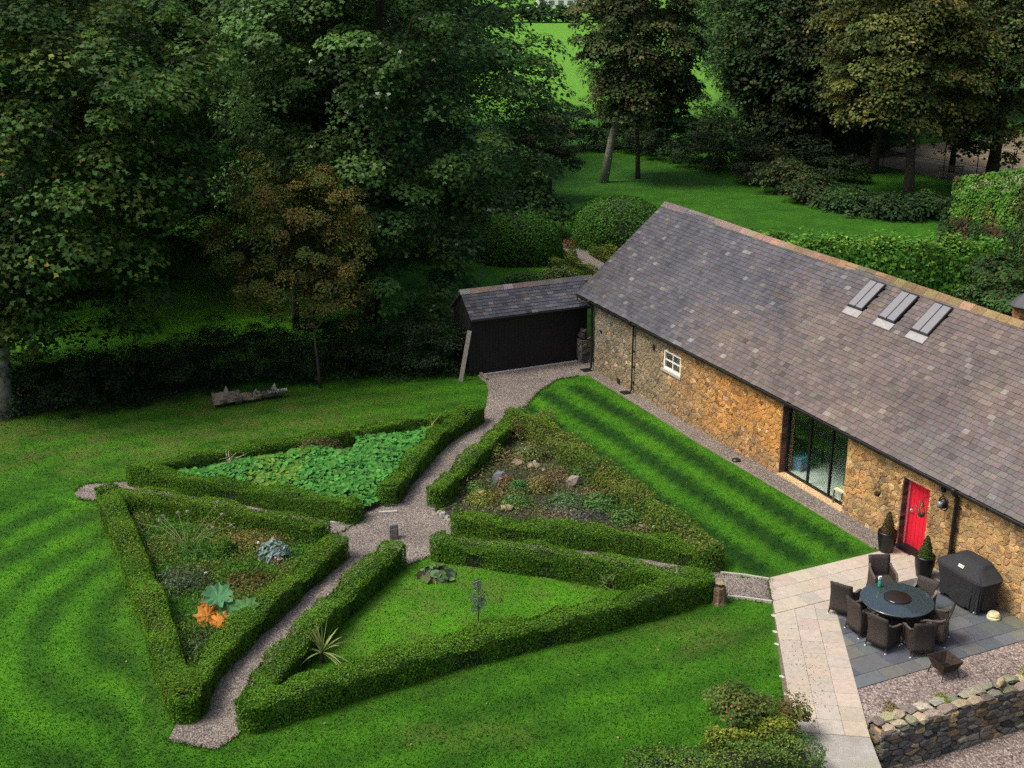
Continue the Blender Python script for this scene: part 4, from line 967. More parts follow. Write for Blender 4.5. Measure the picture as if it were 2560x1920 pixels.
m = MB(); m.lathe([(.315, .012), (.325, .016), (.325, .028), (.318, .034)], 40); m.build('top', 'smoked', LS) if 'smoked' in MATS else m.build('top', 'granite_brown', LS) if 'granite_brown' in MATS else m.build('top', plain('granite_brown', (.02, .012, .008), .1, 0, .3, 30, 0, .6), LS)
BT = thing('spray_bottle', 'green spray bottle with a white trigger head on the table', 'bottle', barn(20.76, -3.08, FZ + .741), BROT)
m = MB(); m.lathe([(.034, 0), (.042, .01), (.044, .1), (.04, .15), (.02, .2), (.016, .215)], 14); m.build('body', 'green_bottle', BT, True)
m = MB(); m.lathe([(.02, .21), (.022, .24)], 10); m.box(-.02, .02, -.055, .035, .24, .285); m.box(-.008, .008, -.05, -.035, .19, .245); m.build('trigger_head', 'white_plastic', BT)
# pots with clipped cones
for lb, (x, y), brown, sd in (('tall black pot with a browning conifer cone, left of the red door', (18.16, -.58), True, 1), ('tall black pot with a green conifer cone, right of the red door', (19.72, -.66), False, 2)):
    t = thing('potted_cone', lb, 'potted plant', barn(x, y, FZ), BROT, 'pots beside the door'); rg = np.random.default_rng(sd)
    m = MB(); m.lathe([(.17, 0), (.185, .02), (.25, .35), (.265, .56), (.26, .61), (.235, .61), (.23, .53)], 28); m.build('pot', 'pot_black', t, True)
    m = MB(); m.lathe([(.228, .52), (.05, .55)], 20); m.build('compost', 'soil', t)
    n = 2600; z = rg.random(n) ** 1.25; a = rg.random(n) * 6.283; r = (.19 * (1 - z) ** .8 + .01) * (1 + .06 * np.sin(a * 3 + z * 9)); p = np.c_[r * np.cos(a), r * np.sin(a), .54 + z * .62] + rg.normal(size=(n, 3)) * .012
    leaf_obj('foliage', p, np.c_[np.cos(a), np.sin(a), np.full(n, .4)] + rg.normal(size=(n, 3)) * .4, .035 * rg.uniform(.6, 1.3, n), pick(rg, [(.085, .06, .022), (.06, .06, .02), (.11, .07, .025)] if brown else [(.045, .085, .018), (.06, .10, .02), (.08, .09, .022)], n), rg, t)
    m = MB(); m.lathe([(.13, .55), (.1, .8), (.01, 1.1)], 12); m.build('stem', 'core', t)
# covered barbecue
BQ = thing('covered_barbecue', 'barbecue under a black fitted cover against the barn wall', 'barbecue', barn(21.25, -.66, .03), BROT)
lv = [(.10, .66, .33, .0, .055), (.30, .68, .34, .0, .045), (.55, .72, .36, .0, .02), (.74, .78, .39, .0, .006), (.84, .82, .405, .0, .0), (.90, .82, .40, .01, .0), (.94, .74, .37, .03, .0), (1.06, .50, .30, .08, .0), (1.14, .43, .22, .12, .0), (1.165, .36, .14, .14, .0)]
V = []; F = []; n = 56
for z, hx, hy, oy, fold in lv:
    for k in range(n):
        a = 2 * pi * k / n; c_, s_ = cos(a), sin(a); e = .42; x = hx * (abs(c_) ** e) * (1 if c_ > 0 else -1); y = hy * (abs(s_) ** e) * (1 if s_ > 0 else -1)
        f = 1 + fold * (sin(k * 2.4 + z * 3) + .6 * sin(k * .9)); zz = z + (.03 * sin(k * 1.3) + .02 * sin(k * .37) if z < .2 else 0) - (.03 * (abs(c_) > .75) if .86 < z < .95 else 0)
        V.append((x * f, y * f + oy, zz))
for i in range(len(lv) - 1):
    for k in range(n): F.append((i * n + k, i * n + (k + 1) % n, (i + 1) * n + (k + 1) % n, (i + 1) * n + k))
F.append(tuple((len(lv) - 1) * n + k for k in range(n))); V = [(x * 1.03, y * 1.04, z * 1.07) for x, y, z in V]; mesh_obj('cover', V, F, 'charcoal_cloth', BQ, None, False)
for sx in (-1, 1):
    for sy in (-1, 1):
        m = MB(); m.tube([(sx * .58 - .015, sy * .26, .05), (sx * .58 + .015, sy * .26, .05)], .05, 14); m.build('wheel', 'lead' if sy < 0 else 'black_metal', BQ)
        m = MB(); m.bar((sx * .58, sy * .26, .05), (sx * .58, sy * .26, .5), .03); m.build('leg', 'black_metal', BQ)
pl = MB(); nz_ = nrm(np.array([0, -.79, .61])); e1 = np.array([1., 0, 0]); e2 = np.cross(nz_, e1); pc = np.array([.0, -.296, 1.083]) + nz_ * .012
def plate(cx, cy, w, h, o0, o1, mm):
    Vv = [pc + e1 * (cx + i * w / 2) + e2 * (cy + j * h / 2) + nz_ * o for o in (o0, o1) for i, j in ((-1, -1), (1, -1), (1, 1), (-1, 1))]; mm.add(Vv, BOXF)
plate(0, 0, .17, .075, 0, .006, pl); lab = pl.build('label_plate', 'cream_white' if 'cream_white' in MATS else plain('cream_white', (.72, .7, .6), .5, 0, .05), BQ)
pl = MB(); plate(.055, .0, .03, .055, .006, .008, pl); pl.build('printed_block', plain('grey_print', (.22, .23, .17), .6), lab)
cu = bpy.data.curves.new('lettering', 'FONT'); cu.body = 'weber'; cu.size = .052; cu.align_x = 'CENTER'; cu.align_y = 'CENTER'
to = bpy.data.objects.new('lettering', cu); COL.objects.link(to); dg = bpy.context.evaluated_depsgraph_get(); me = bpy.data.meshes.new_from_object(to.evaluated_get(dg)); bpy.data.objects.remove(to)
for v in me.vertices: v.co = tuple(pc + e1 * (v.co.x - .018) + e2 * v.co.y + nz_ * .0075)
me.name = 'lettering'; link('lettering', me, 'ink', lab)
t = thing('plastic_tub', 'cream round plastic base poking out under the right end of the barbecue cover', 'tub', barn(22.16, -.62, .032), BROT)
m = MB(); m.lathe([(.15, 0), (.165, .01), (.165, .05), (.15, .06)], 24); m.build('rim', 'cream', t)
m = MB(); m.lathe([(.14, .06), (.15, .11), (.12, .16)], 24); m.build('body', 'cream', t)
# fire basket
fc = at(2060 + 1325 / 4.366, 1340 + 1345 / 4.366, z=.42); k1 = at(2060 + 1340 / 4.366, 1340 + 1245 / 4.366, z=.42); k2 = at(2060 + 1525 / 4.366, 1340 + 1380 / 4.366, z=.42)
rzf = atan2(*(k2 - k1)[:2][::-1]); half = np.linalg.norm((k2 - k1)[:2]) / 2; half = min(max(half, .24), .32)
FB = thing('fire_basket', 'square tapered rusty black fire basket on thin legs', 'fire pit', (fc[0], fc[1], .012), rzf)
for k in range(4):
    a = k * pi / 2; R2 = lambda x, y: (x * cos(a) - y * sin(a), x * sin(a) + y * cos(a)); q = []
    for (x, y, z) in ((-half, -half, .43), (half, -half, .43), (half * .62, -half * .62, .16), (-half * .62, -half * .62, .16)):
        q.append((*R2(x, y), z)); 
    q2 = [(*R2(x, y), z) for (x, y, z) in ((-half + .012, -half + .012, .43), (half - .012, -half + .012, .43), (half * .62 - .01, -half * .62 + .012, .165), (-half * .62 + .01, -half * .62 + .012, .165))]
    mesh_obj('side_plate', q + q2, [(0, 1, 2, 3)[::-1], (4, 5, 6, 7), (0, 4, 5, 1), (2, 6, 7, 3), (1, 5, 6, 2), (0, 3, 7, 4)], 'rust', FB)
    m = MB(); x, y = R2(half * .9, half * .9); x2, y2 = R2(half * .7, half * .7); m.bar((x2, y2, .2), (x * .95, y * .95, 0), .022); m.build('leg', 'black_metal', FB)
m = MB(); m.box(-half * .61, half * .61, -half * .61, half * .61, .17, .185); m.build('ash_pan', 'rust', FB)
for k in range(3): m = MB(); m.tube([(-.12 + k * .1, -.1, .22), (-.05 + k * .06, .13, .24)], .028, 7); m.build('charred_log', 'black_wood', FB)
# things seen through the glass
t = thing('storage_box', 'blue plastic storage box behind the left pane', 'box', (*at(1940 + 330 / 5.53, 980 + 985 / 5.53, z=.2)[:2], .035), BROT + .3)
m = MB(); V = [(x * s, y * s, z) for s, z in ((.86, 0), (1, .42)) for x, y in ((-.24, -.3), (.24, -.3), (.24, .3), (-.24, .3))]; m.add(V, BOXF); m.build('tub', 'blue_plastic', t)
m = MB(); m.box(-.26, .26, -.32, .32, .421, .45); m.build('lid', 'blue_plastic', t)
t = thing('wooden_chair', 'wooden chair with pale seat behind the right pane', 'chair', (*at(1940 + 930 / 5.53, 980 + 1380 / 5.53, z=.4)[:2], .035), BROT + .2)
m = MB(); m.box(-.2, .2, -.2, .2, .42, .46); m.build('seat', 'cream', t)
for sx in (-1, 1):
    m = MB(); m.bar((sx * .19, -.19, 0), (sx * .19, -.19, .42), .035); m.build('leg', 'wood_chair', t)
    m = MB(); m.bar((sx * .19, .2, 0), (sx * .19, .26, .88), .035); m.build('leg', 'wood_chair', t)
for z in (.84, .62): m = MB(); m.bar((-.19, .25 - (.84 - z) * .06, z), (.19, .25 - (.84 - z) * .06, z), .03, .07); m.build('back_rail', 'wood_chair', t)
t = thing('desk', 'dark desk with a white paper at the left inside the room', 'desk', (*at(1940 + 330 / 5.53, 980 + 600 / 5.53, z=.78)[:2], .035), BROT)
m = MB(); m.box(-.4, .8, -.4, .4, .72, .75); m.build('top', 'black_wood', t)
for sx, sy in ((-.36, -.36), (.76, -.36), (-.36, .36), (.76, .36)): m = MB(); m.bar((sx, sy, 0), (sx, sy, .72), .05); m.build('leg', 'black_wood', t)
m = MB(); m.box(.0, .3, -.2, .1, .751, .76); o = m.build('paper', 'white_plastic', t)
t = thing('cabinet', 'dark cabinet at the back of the glazed room', 'cabinet', barn(15.6, 4.2, .035), BROT)
m = MB(); m.box(-.9, .9, -.35, .35, 0, 1.5); m.build('carcass', 'wood_chair', t)
for k in range(2): m = MB(); m.box(-.86 + k * .88, .0 + k * .86, -.37, -.352, .05, 1.45); m.build('door', 'black_wood', t)

# ================================================================== the black shed
rnd = random.Random(31); GS = -.37
SH = thing('shed', 'black boarded shed with a slate roof beyond the gravel', 'shed', barn(-1.38, -4.79, GS), BROT)
# local: x towards the viewer side of the barn axis, y along the front
SLN = 5.2; m = MB(); m.box(-1.75, -.03, .05, SLN - .06, -.1, 2.38); m.build('wall', 'black_wood', SH)
y = 0.0
while y < SLN - .02:
    w = rnd.uniform(.11, .16); m = MB(); m.box(-.029, .0 + rnd.uniform(-.006, .006), y + .004, min(y + w, SLN) - .004, -.02 + rnd.uniform(-.02, .03), 2.34); m.build('board', 'black_wood', SH); y += w
for k in range(12): m = MB(); m.box(-1.75 + k * .145, -1.75 + k * .145 + .137, .02, .049, 0, 2.3); m.build('board', 'black_wood', SH)
m = MB(); V = [(x, y, z) for y in (.03, SLN - .04) for x, z in ((-1.75, 2.3), (-.03, 2.3), (-.84, 3.2))]; m.add(V, [(0, 1, 2), (5, 4, 3), (0, 3, 4, 1), (1, 4, 5, 2), (2, 5, 3, 0)]); m.build('gable', 'black_wood', SH)
SE = (.29, 2.41); SR = (-.84, 3.31); sl_ = hypot(SE[0] - SR[0], SE[1] - SR[1])
def srp(y, t, off=0.0):
    f = t / sl_; nx, nz = (SR[1] - SE[1]) / sl_, (SE[0] - SR[0]) / sl_
    return (SE[0] + (SR[0] - SE[0]) * f + nx * off, y, SE[1] + (SR[1] - SE[1]) * f + nz * off)
m = MB()
for e in (1, -1):
    ex = SE[0] if e > 0 else 2 * SR[0] - SE[0]
    V = [(x, y, z) for y in (-.06, 5.38) for x, z in ((ex, SE[1]), (SR[0], SR[1] - .02), (SR[0], SR[1] - .08), (ex, SE[1] - .06))]; m.add(V, [(0, 1, 2, 3), (7, 6, 5, 4), (4, 5, 1, 0), (5, 6, 2, 1), (6, 7, 3, 2), (7, 4, 0, 3)])
m.build('roof', 'roof_deck', SH)
def shed_col(y, t):
    c = vmix((.048, .049, .060), (.078, .080, .095), (y - 1.2) / 3.5 + rnd.gauss(0, .25)); u = rnd.random()
    if u < .08: c = vmix(c, (.15, .15, .165), .5)
    elif u < .2: c = vmix(c, (.16, .13, .12), .5)
    return vj(c, rnd, .16, .03)
slates(SH, -.08, 5.42, sl_ - .03, .155, .27, srp, shed_col, lambda y, t: 1, 300)
m = MB(); m.box(SE[0] - .16, SE[0] - .13, -.04, 5.36, SE[1] - .16, SE[1] - .03); m.build('fascia', 'black_wood', SH)
y = -.1
while y < 5.4:
    w = rnd.uniform(.42, .5); c = vj(rnd.choice([(.15, .14, .14), (.22, .21, .21), (.2, .14, .12), (.17, .15, .12)]), rnd, .12)
    V = [(x, yy, z) for yy in (y, y + w - .012) for x, z in ((SR[0] - .17, SR[1] - .1), (SR[0], SR[1] + .07), (SR[0] + .17, SR[1] - .1), (SR[0] + .16, SR[1] - .125), (SR[0], SR[1] + .03), (SR[0] - .16, SR[1] - .125))]
    mesh_obj('ridge_tile', V, [tuple(range(6)), tuple(range(6, 12))[::-1]] + [(i, 6 + i, 6 + (i + 1) % 6, (i + 1) % 6) for i in range(6)], 'stone', SH, [c] * 12); y += w
m = MB(); m.box(.0, .12, .35, 4.75, -.04, .05); m.build('threshold', 'concrete', SH)
# stub of stone wall between shed and barn
PW = thing('stone_stub_wall', 'short stepped stub of stone wall between shed and barn', 'wall', barn(-1.36, -.06, GS), BROT)
rg = np.random.default_rng(3)
m = MB(); m.box(.04, .36, .04, .52, -.1, 1.0); m.build('core', 'mortar_grey', PW)
def pcol(u, v): return vj(rnd.choice([(.11, .10, .085), (.15, .135, .11), (.08, .08, .07), (.2, .18, .15)]), rnd, .25)
stone_face(stone_cells(0, .56, 0, 1.02, .24, .17, rnd), .008, .05, rnd, lambda u, v, o: (.36 + o, u, v), pcol, PW, lambda x, z: 1, 60)
stone_face(stone_cells(0, .4, 0, 1.02, .24, .17, rnd), .008, .05, rnd, lambda u, v, o: (u, .04 - o, v), pcol, PW, lambda x, z: 1, 60)
for (c, s) in (((.2, .14, 1.16), (.42, .3, .34)), ((.2, .42, 1.05), (.44, .3, .13)), ((.2, .2, 1.36), (.36, .24, .14))):
    V, F = rock(c, s, rg, 0.1, .45); mesh_obj('coping_stone', V, F, 'stone', PW, [pcol(0, 0)] * 12)
# weathered boards leaning on the shed
p0 = A(995, 824); p1 = p0 + np.array([.36, .45, 1.95])
t = thing('leaning_plank', 'grey weathered plank leaning against the left end of the shed', 'plank', p0)
m = MB(); m.bar((0, 0, 0), p1 - p0, .17, .05, None, (0, -1, .3)); m.build('board', plain('grey_timber', (.20, .185, .15), .9, 0, .35, 14, .006), t)
a_, b_ = A(1015, 790), A(1052, 822); m = MB(); m.bar(a_ + (0, 0, .06), b_ + (0, 0, .06), .1, .12); tag(m.build('timber_sleeper', 'timber'), 'low timber edging sleeper at the shed corner', 'timber')
t = thing('wheelbarrow_rust', 'x', 'x') if False else None

# ================================================================== small things in the garden
t = thing('stone_post', 'short grey stone post standing where the gravel paths cross', 'post', A(850, 1163), radians(20))
m = MB(); m.add([(x * f, y * f, z) for z, f in ((0, 1), (.42, .92), (.46, .8)) for x, y in ((-.13, -.1), (.13, -.1), (.13, .1), (-.13, .1))], [(k + r * 4, (k + 1) % 4 + r * 4, (k + 1) % 4 + r * 4 + 4, k + r * 4 + 4) for r in (0, 1) for k in range(4)] + [(8, 9, 10, 11)], (.17, .165, .16)); m.build('shaft', 'stone', t)
m = MB(); m.box(-.08, .08, -.12, -.1, .1, .34); m.build('plaque', 'timber', t)
st = A(1553, 1302); t = thing('tree_stump', 'short weathered tree stump at the end of the front hedge', 'stump', st)
V = []; F = []; n = 14; rg = np.random.default_rng(6)
for z, r in ((-.02, .2), (.08, .165), (.25, .155), (.4, .16), (.46, .145), (.45, .06)):
    for k in range(n): a = 2 * pi * k / n; rr = r * (1 + .13 * sin(k * 2.6) + rg.uniform(-.06, .06)); V.append((rr * cos(a), rr * sin(a), z + rg.uniform(-.025, .025)))
F = [(i * n + k, i * n + (k + 1) % n, (i + 1) * n + (k + 1) % n, (i + 1) * n + k) for i in range(5) for k in range(n)] + [tuple(5 * n + k for k in range(n))]
mesh_obj('trunk', V, F, 'stone', t, [(.17, .115, .07)] * len(V))
m = MB(); m.lathe([(.12, .57), (.08, .585), (.0, .59)], 12); m.build('cut_face', 'dead', t)
def log_pile():
    rg = np.random.default_rng(12); a = A(462, 878); b = A(612, 858); t = thing('fallen_log', 'split pale fallen log under the dark hedge', 'log', a); d = b - a; L_ = np.linalg.norm(d[:2]); u = d / L_; nn = np.array([-u[1], u[0], 0])
    def lump(s0, s1, r, h, colr, nm, tip=0.0, side=0.0):
        V = []; F = []; k = 6; n = 11
        for i in range(k + 1):
            f = i / k; c = u * (s0 + (s1 - s0) * f) + np.array([0, 0, h + tip * f]) + nn * side
            for j in range(n): an = 2 * pi * j / n; rr = r * (1 + rg.uniform(-.22, .22)) * (1 - .25 * f); V.append(c + nn * rr * cos(an) + np.array([0, 0, rr * sin(an) * .8]))
        F = [(i * n + j, i * n + (j + 1) % n, (i + 1) * n + (j + 1) % n, (i + 1) * n + j) for i in range(k) for j in range(n)] + [tuple(range(n))[::-1], tuple(k * n + j for j in range(n))]
        mesh_obj(nm, V, F, 'stone', t, [colr] * len(V))
    lump(.0, 1.0, .34, .26, (.18, .145, .105), 'log_section'); lump(.8, 1.75, .24, .2, (.25, .205, .13), 'log_section'); lump(1.6, 2.6, .17, .2, (.11, .10, .08), 'log_section'); lump(2.0, 2.75, .1, .3, (.3, .29, .25), 'branch_stub', .02, -.1)
    for s0, hh, cl in ((.45, .75, (.27, .24, .18)), (2.25, .62, (.36, .34, .28)), (1.55, .48, (.3, .3, .27))):
        V = [u * s0 + nn * x + np.array([0, 0, z]) + u * y for x, y, z in ((-.12, -.17, .2), (.12, -.17, .2), (.12, .2, .2), (-.12, .2, .2), (0, .06, hh), (-.04, -.02, hh - .1))]
        mesh_obj('splinter', V, [(0, 1, 4), (1, 2, 4), (2, 3, 4), (3, 5, 4), (3, 0, 5), (0, 4, 5), (3, 2, 1, 0)], 'stone', t, [cl] * 6)
    n = 700; q = np.array([u * rg.uniform(.6, 2.6) + nn * rg.normal() * .25 + np.array([0, 0, rg.uniform(.25, .5)]) for _ in range(n)]); leaf_obj('ivy', q, sphere(rg, n) + (0, 0, .8), .06, pick(rg, [(.02, .045, .012), (.03, .06, .015)], n), rg, t)
log_pile()
# rocks in the rockery and the row of small edging stones
rg = np.random.default_rng(17)
for (x, y), s, c, lb in (((1081, 1045), (.55, .35, .55), (.13, .14, .15), 'upright dark slate-blue rock near the left hedge of the rockery'), ((1038, 1062), (.62, .3, .16), (.36, .28, .18), 'flat tan slab in the left corner of the rockery'), ((1241, 1048), (.5, .42, .4), (.24, .20, .16), 'rounded brown boulder on the right side of the rockery'),
                        ((1152, 1010), (.45, .3, .2), (.24, .19, .13), 'low brown rock above the middle of the rockery'), ((1120, 1003), (.5, .35, .18), (.25, .19, .14), 'half-buried brown rock left of the rockery middle'), ((1133, 972), (.3, .2, .12), (.33, .33, .32), 'small pale flat stone near the top of the rockery'),
                        ((1162, 955), (.4, .3, .24), (.17, .14, .13), 'dull purple-grey rock near the top of the rockery'), ((1096, 1101), (.4, .28, .2), (.33, .25, .16), 'tan pointed rock beside the front rockery hedge'), ((1396, 1140), (.5, .2, .12), (.3, .25, .18), 'narrow tan stone in the right corner of the rockery')):
    p = A(x, y); V, F = rock((0, 0, s[2] * .32), s, rg, None, .6); o = mesh_obj('rock', V, F, 'stone', None, [c] * 12); o.location = tuple(p); tag(o, lb, 'rock', 'rockery stones')
for k, (x, y, s) in enumerate(((950, 1113, .2), (958, 1118, .24), (966, 1124, .2), (972, 1131, .22), (978, 1139, .2))):
    V, F = rock((0, 0, s * .35), (s, s * .9, s * .95), rg, None, .7); o = mesh_obj('edging_stone', V, F, 'stone', None, [vj((.28, .27, .21), rnd, .1)] * 12); o.location = tuple(A(x, y)); tag(o, 'small pale edging stone in the row between the two rockery hedges', 'stone', 'row of small edging stones')
for (x, y), ln, lb in (((838, 1108), .55, 'pale flat kerb piece at the end of the round-leaf bed hedge'), ((728, 1131), .5, 'pale kerb strip by the hedge end left of the path crossing')):
    m = MB(); m.box(-ln / 2, ln / 2, -.05, .05, -.02, .06, (.4, .38, .34)); o = m.build('kerb_piece', 'stone'); o.location = tuple(A(x, y)); o.rotation_euler = (0, 0, radians(8 if x > 800 else -6)); tag(o, lb, 'kerb')
for k, (x, y) in enumerate(((1671, 1330), (1674, 1365), (1678, 1392), (1689, 1462), (1700, 1500))):
    V, F = rock((0, 0, .01), (.13, .15, .03), rg, .4 + .2 * k, .9); o = mesh_obj('edge_stone', V, F, 'stone', None, [(.42, .41, .34)] * 12); o.location = tuple(A(x, y)); tag(o, ['flat pale stone at the top left corner of the slab path', 'second flat pale stone down the slab path edge', 'third flat pale stone down the slab path edge', 'fourth flat pale stone down the slab path edge', 'flat pale stone on the path edge nearest the rose bush'][k], 'stone', 'flat stones along the slab path')
m = MB(); m.lathe([(.14, 0), (.15, .05), (.1, .09)], 10, (0, 0, 0), (.3, .28, .25)); o = m.build('garden_light', 'black_metal'); o.location = tuple(barn(10.9, -.55, gzb(10.9, -.55))); tag(o, 'low black uplighter on the gravel before the barn wall', 'light')

# ------------------------------------------------------------------ plants in the beds
rg = np.random.default_rng(40)
def in_poly(poly, n, rg, k=.9):
    P = shrink(poly, k); xs = [p[0] for p in P]; ys = [p[1] for p in P]; out = np.zeros((0, 2))
    while len(out) < n:
        q = np.c_[rg.uniform(min(xs), max(xs), n * 2), rg.uniform(min(ys), max(ys), n * 2)]; out = np.r_[out, q[pip(q[:, 0], q[:, 1], P)]]
    return out[:n]
# round-leaved patch
NP = thing('squash_patch', 'dense patch of round bright green leaves filling the back-left triangle', 'plant', A(690, 1020))
b0 = np.array(NP.location); npts = 3600; pts = np.zeros((0, 2)); gap = A(700, 955)[:2]
cand = in_poly(BED1, 16000, rg, .97); grid = {}
keep = []
for q in cand:
    if seg_dist(q[0], q[1], A(660, 962)[:2], A(725, 975)[:2]) < .75: continue
    if seg_dist(q[0], q[1], A(470, 1005)[:2], A(600, 1020)[:2]) < .25 and rg.random() < .6: continue
    c = (int(q[0] / .10), int(q[1] / .10))
    if grid.get(c, 0) >= 1: continue
    grid[c] = 1; keep.append(q)
    if len(keep) >= npts: break
pts = np.array(keep); dd = np.minimum(-poly_dist(pts[:, 0], pts[:, 1], BED1), 1.2)
hz = .22 + .16 * np.clip(dd, 0, 1) + .07 * np.sin(pts[:, 0] * 2.1) * np.cos(pts[:, 1] * 2.4) + rg.normal(size=len(pts)) * .03
P3 = np.c_[pts, gz(pts[:, 0], pts[:, 1]) + hz]; Nn = np.tile([0, -.22, 1.], (len(pts), 1)) + rg.normal(size=(len(pts), 3)) * .3
sz = rg.uniform(.11, .2, len(pts)); cl = pick(rg, [(.055, .22, .035), (.07, .25, .042), (.044, .175, .03), (.065, .235, .032)], len(pts), .18); yl = (np.sin(pts[:, 0] * .9 + 2) > .75) & (rg.random(len(pts)) < .5); cl[yl] = pick(rg, [(.12, .23, .03)], int(yl.sum()))
order = np.argsort(-sz / np.hypot(pts[:, 0], pts[:, 1])); Vv, Ff, mm_ = leaf_tris(P3, Nn, sz, rg, 'round'); Vv = (Vv - b0).reshape(-1, mm_, 3); F0 = [tuple(f) for f in Ff[:7]]
for i in order[:300]: mesh_obj('leaf', Vv[i], F0, 'leaf', NP, [cl[i]] * mm_)
rest = order[300:]; stuff(tri_obj('leaves', Vv[rest].reshape(-1, 3), (np.array(F0)[None] + (np.arange(len(rest)) * mm_)[:, None, None]).reshape(-1, 3), 'leaf', NP, np.repeat(cl[rest], mm_, 0)))
m = MB()
for i in order[::6]: m.tube([P3[i] - b0 - (0, 0, hz[i]), P3[i] - b0], .007, 4)
stuff(m.build('stems', plain('stem_green', (.06, .13, .03), .7), NP))
n = 900; q = np.c_[in_poly(BED1, n, rg, .95)]; 
def clump(name, label, cat, base, rad, n, leaf, pal, seed, shape='quad', width=.3, up=.5, upright=0.0, group=None, mat='leaf'):
    rg = np.random.default_rng(seed); base = np.asarray(base, float); t = thing(name, label, cat, base, 0, group)
    e = sphere(rg, n); e[:, 2] = np.abs(e[:, 2]); p = e * np.array(rad) * (rg.random((n, 1)) ** .45); T = None
    if upright: T = np.c_[e[:, :2] * (1 - upright) * 1.2, np.full(n, upright)] + rg.normal(size=(n, 3)) * .18
    leaf_obj('foliage', p + base, e + (0, 0, up) + rg.normal(size=(n, 3)) * .45, leaf * rg.uniform(.55, 1.35, n), pick(rg, pal, n), rg, t, shape, mat, origin=base, width=width, T=T)
    m = MB()
    for k in range(6): j = rg.integers(0, n); m.tube([(0, 0, -.03), p[j] * .6 + (0, 0, .05), p[j]], [.012, .009, .004], 5)
    m.build('stem', 'twig', t); return t
clump('dried_shrub', 'dry brown twiggy shrub against the back hedge of the round-leaf bed', 'shrub', A(690, 985), (.95, .55, .75), 2600, .06, [(.13, .12, .05), (.09, .10, .035), (.17, .13, .06)], 3, width=.2, upright=.75)
clump('dead_flower', 'bleached dead flower stalks at the left of the round-leaf bed', 'plant', A(500, 1020), (.3, .2, .7), 60, .4, [(.4, .36, .22)], 4, 'blade', .06, upright=.85)
clump('dead_flower', 'small bleached stalks beside the front hedge of the round-leaf bed', 'plant', A(520, 1038), (.4, .2, .35), 50, .25, [(.36, .31, .17)], 5, 'blade', .08, upright=.7)
clump('iris', 'yellow-green grassy clump at the right tip of the round-leaf bed', 'plant', A(935, 950), (.35, .35, .55), 90, .5, [(.14, .22, .03), (.20, .27, .05)], 6, 'blade', .06, upright=.75)
# weeds in beds two and four (nobody could count them)
def weeds(name, poly, n, pal, seed, hmax, leaf, k=.93):
    rg = np.random.default_rng(seed); q = in_poly(poly, n, rg, k); f = .5 + .5 * np.sin(q[:, 0] * 2.3 + seed) * np.cos(q[:, 1] * 1.9 + 1); keep = rg.random(n) < .35 + .65 * f; q = q[keep]; f = f[keep]; n = len(q)
    p = np.c_[q, gz(q[:, 0], q[:, 1]) + .02 + rg.random(n) ** 1.6 * hmax * (.3 + .9 * f)]
    pi_ = (f * .999 * len(pal)).astype(int); c = np.asarray(pal)[np.clip(pi_ + rg.integers(-1, 2, n), 0, len(pal) - 1)] * (1 + rg.normal(size=(n, 1)) * .25).clip(.4, 1.8)
    return stuff(leaf_obj(name, p, sphere(rg, n) * .8 + (0, 0, .8), leaf * rg.uniform(.5, 1.4, n), c, rg, None, width=.3))
weeds('weeds', BED2, 42000, [(.055, .13, .02), (.065, .15, .024), (.09, .16, .03), (.07, .17, .022), (.15, .14, .04), (.11, .19, .03)], 2, .26, .065)
weeds('weeds', BED4, 21000, [(.06, .11, .024), (.075, .155, .03), (.12, .165, .04), (.16, .145, .05), (.19, .15, .06)], 5, .26, .065)
# bed two
B_ = A(480, 1335); t = thing('giant_rhubarb', 'big-leaved plant with green leaves and bright orange dying ones', 'plant', B_)
def big_leaf(nm, c, r, tilt, az, col, parent, seed, lobes=9, cup=.25):
    rg = np.random.default_rng(seed); n = lobes * 4; V = [(0, 0, 0)]; 
    for ring in (.55, 1.0):
        for k in range(n):
            a = 2 * pi * k / n; rr = r * ring * (1 + (.17 * cos(k * 2 * pi / 4) + rg.uniform(-.13, .13)) * ring); V.append((rr * cos(a), rr * sin(a), cup * r * ring * ring + .05 * r * sin(k * pi / 2) * ring))
    V = np.array(V); ct, st_ = cos(tilt), sin(tilt); V = V @ np.array([[1, 0, 0], [0, ct, -st_], [0, st_, ct]]).T; V = V @ np.array([[cos(az), -sin(az), 0], [sin(az), cos(az), 0], [0, 0, 1]]).T + np.asarray(c)
    F = [(0, 1 + k, 1 + (k + 1) % n) for k in range(n)] + [(1 + k, 1 + n + k, 1 + n + (k + 1) % n, 1 + (k + 1) % n) for k in range(n)]
    o = mesh_obj(nm, V, F, 'leaf', parent, [vj(col, random.Random(seed + k), .08, .02) for k in range(len(V))])
    m = MB(); m.tube([(0, 0, 0), np.asarray(c) * .6 + (0, 0, -.05), c], [.03, .025, .018], 6); m.build('leaf_stalk', 'stem_green', o)
big_leaf('leaf', A(470, 1290, .55) - B_, .36, .35, .3, (.075, .21, .09), t, 1); big_leaf('leaf', A(530, 1318, .4) - B_, .33, .5, -.6, (.07, .18, .055), t, 2); big_leaf('leaf', A(493, 1318, .35) - B_, .24, .6, .2, (.06, .16, .05), t, 3)
big_leaf('leaf', A(450, 1330, .22) - B_, .30, .75, .5, (.52, .205, .035), t, 4, cup=-.2); big_leaf('leaf', A(472, 1342, .2) - B_, .26, .8, -.4, (.56, .21, .03), t, 5, cup=-.25); big_leaf('leaf', A(448, 1305, .25) - B_, .18, .7, 1.2, (.42, .16, .035), t, 6, cup=-.2)
moss('small dark clipped box ball in the weedy triangle', A(485, 1200), (.33, .33, .56), 2600, BOX, 44, 'shrub', .045, 'box_ball')
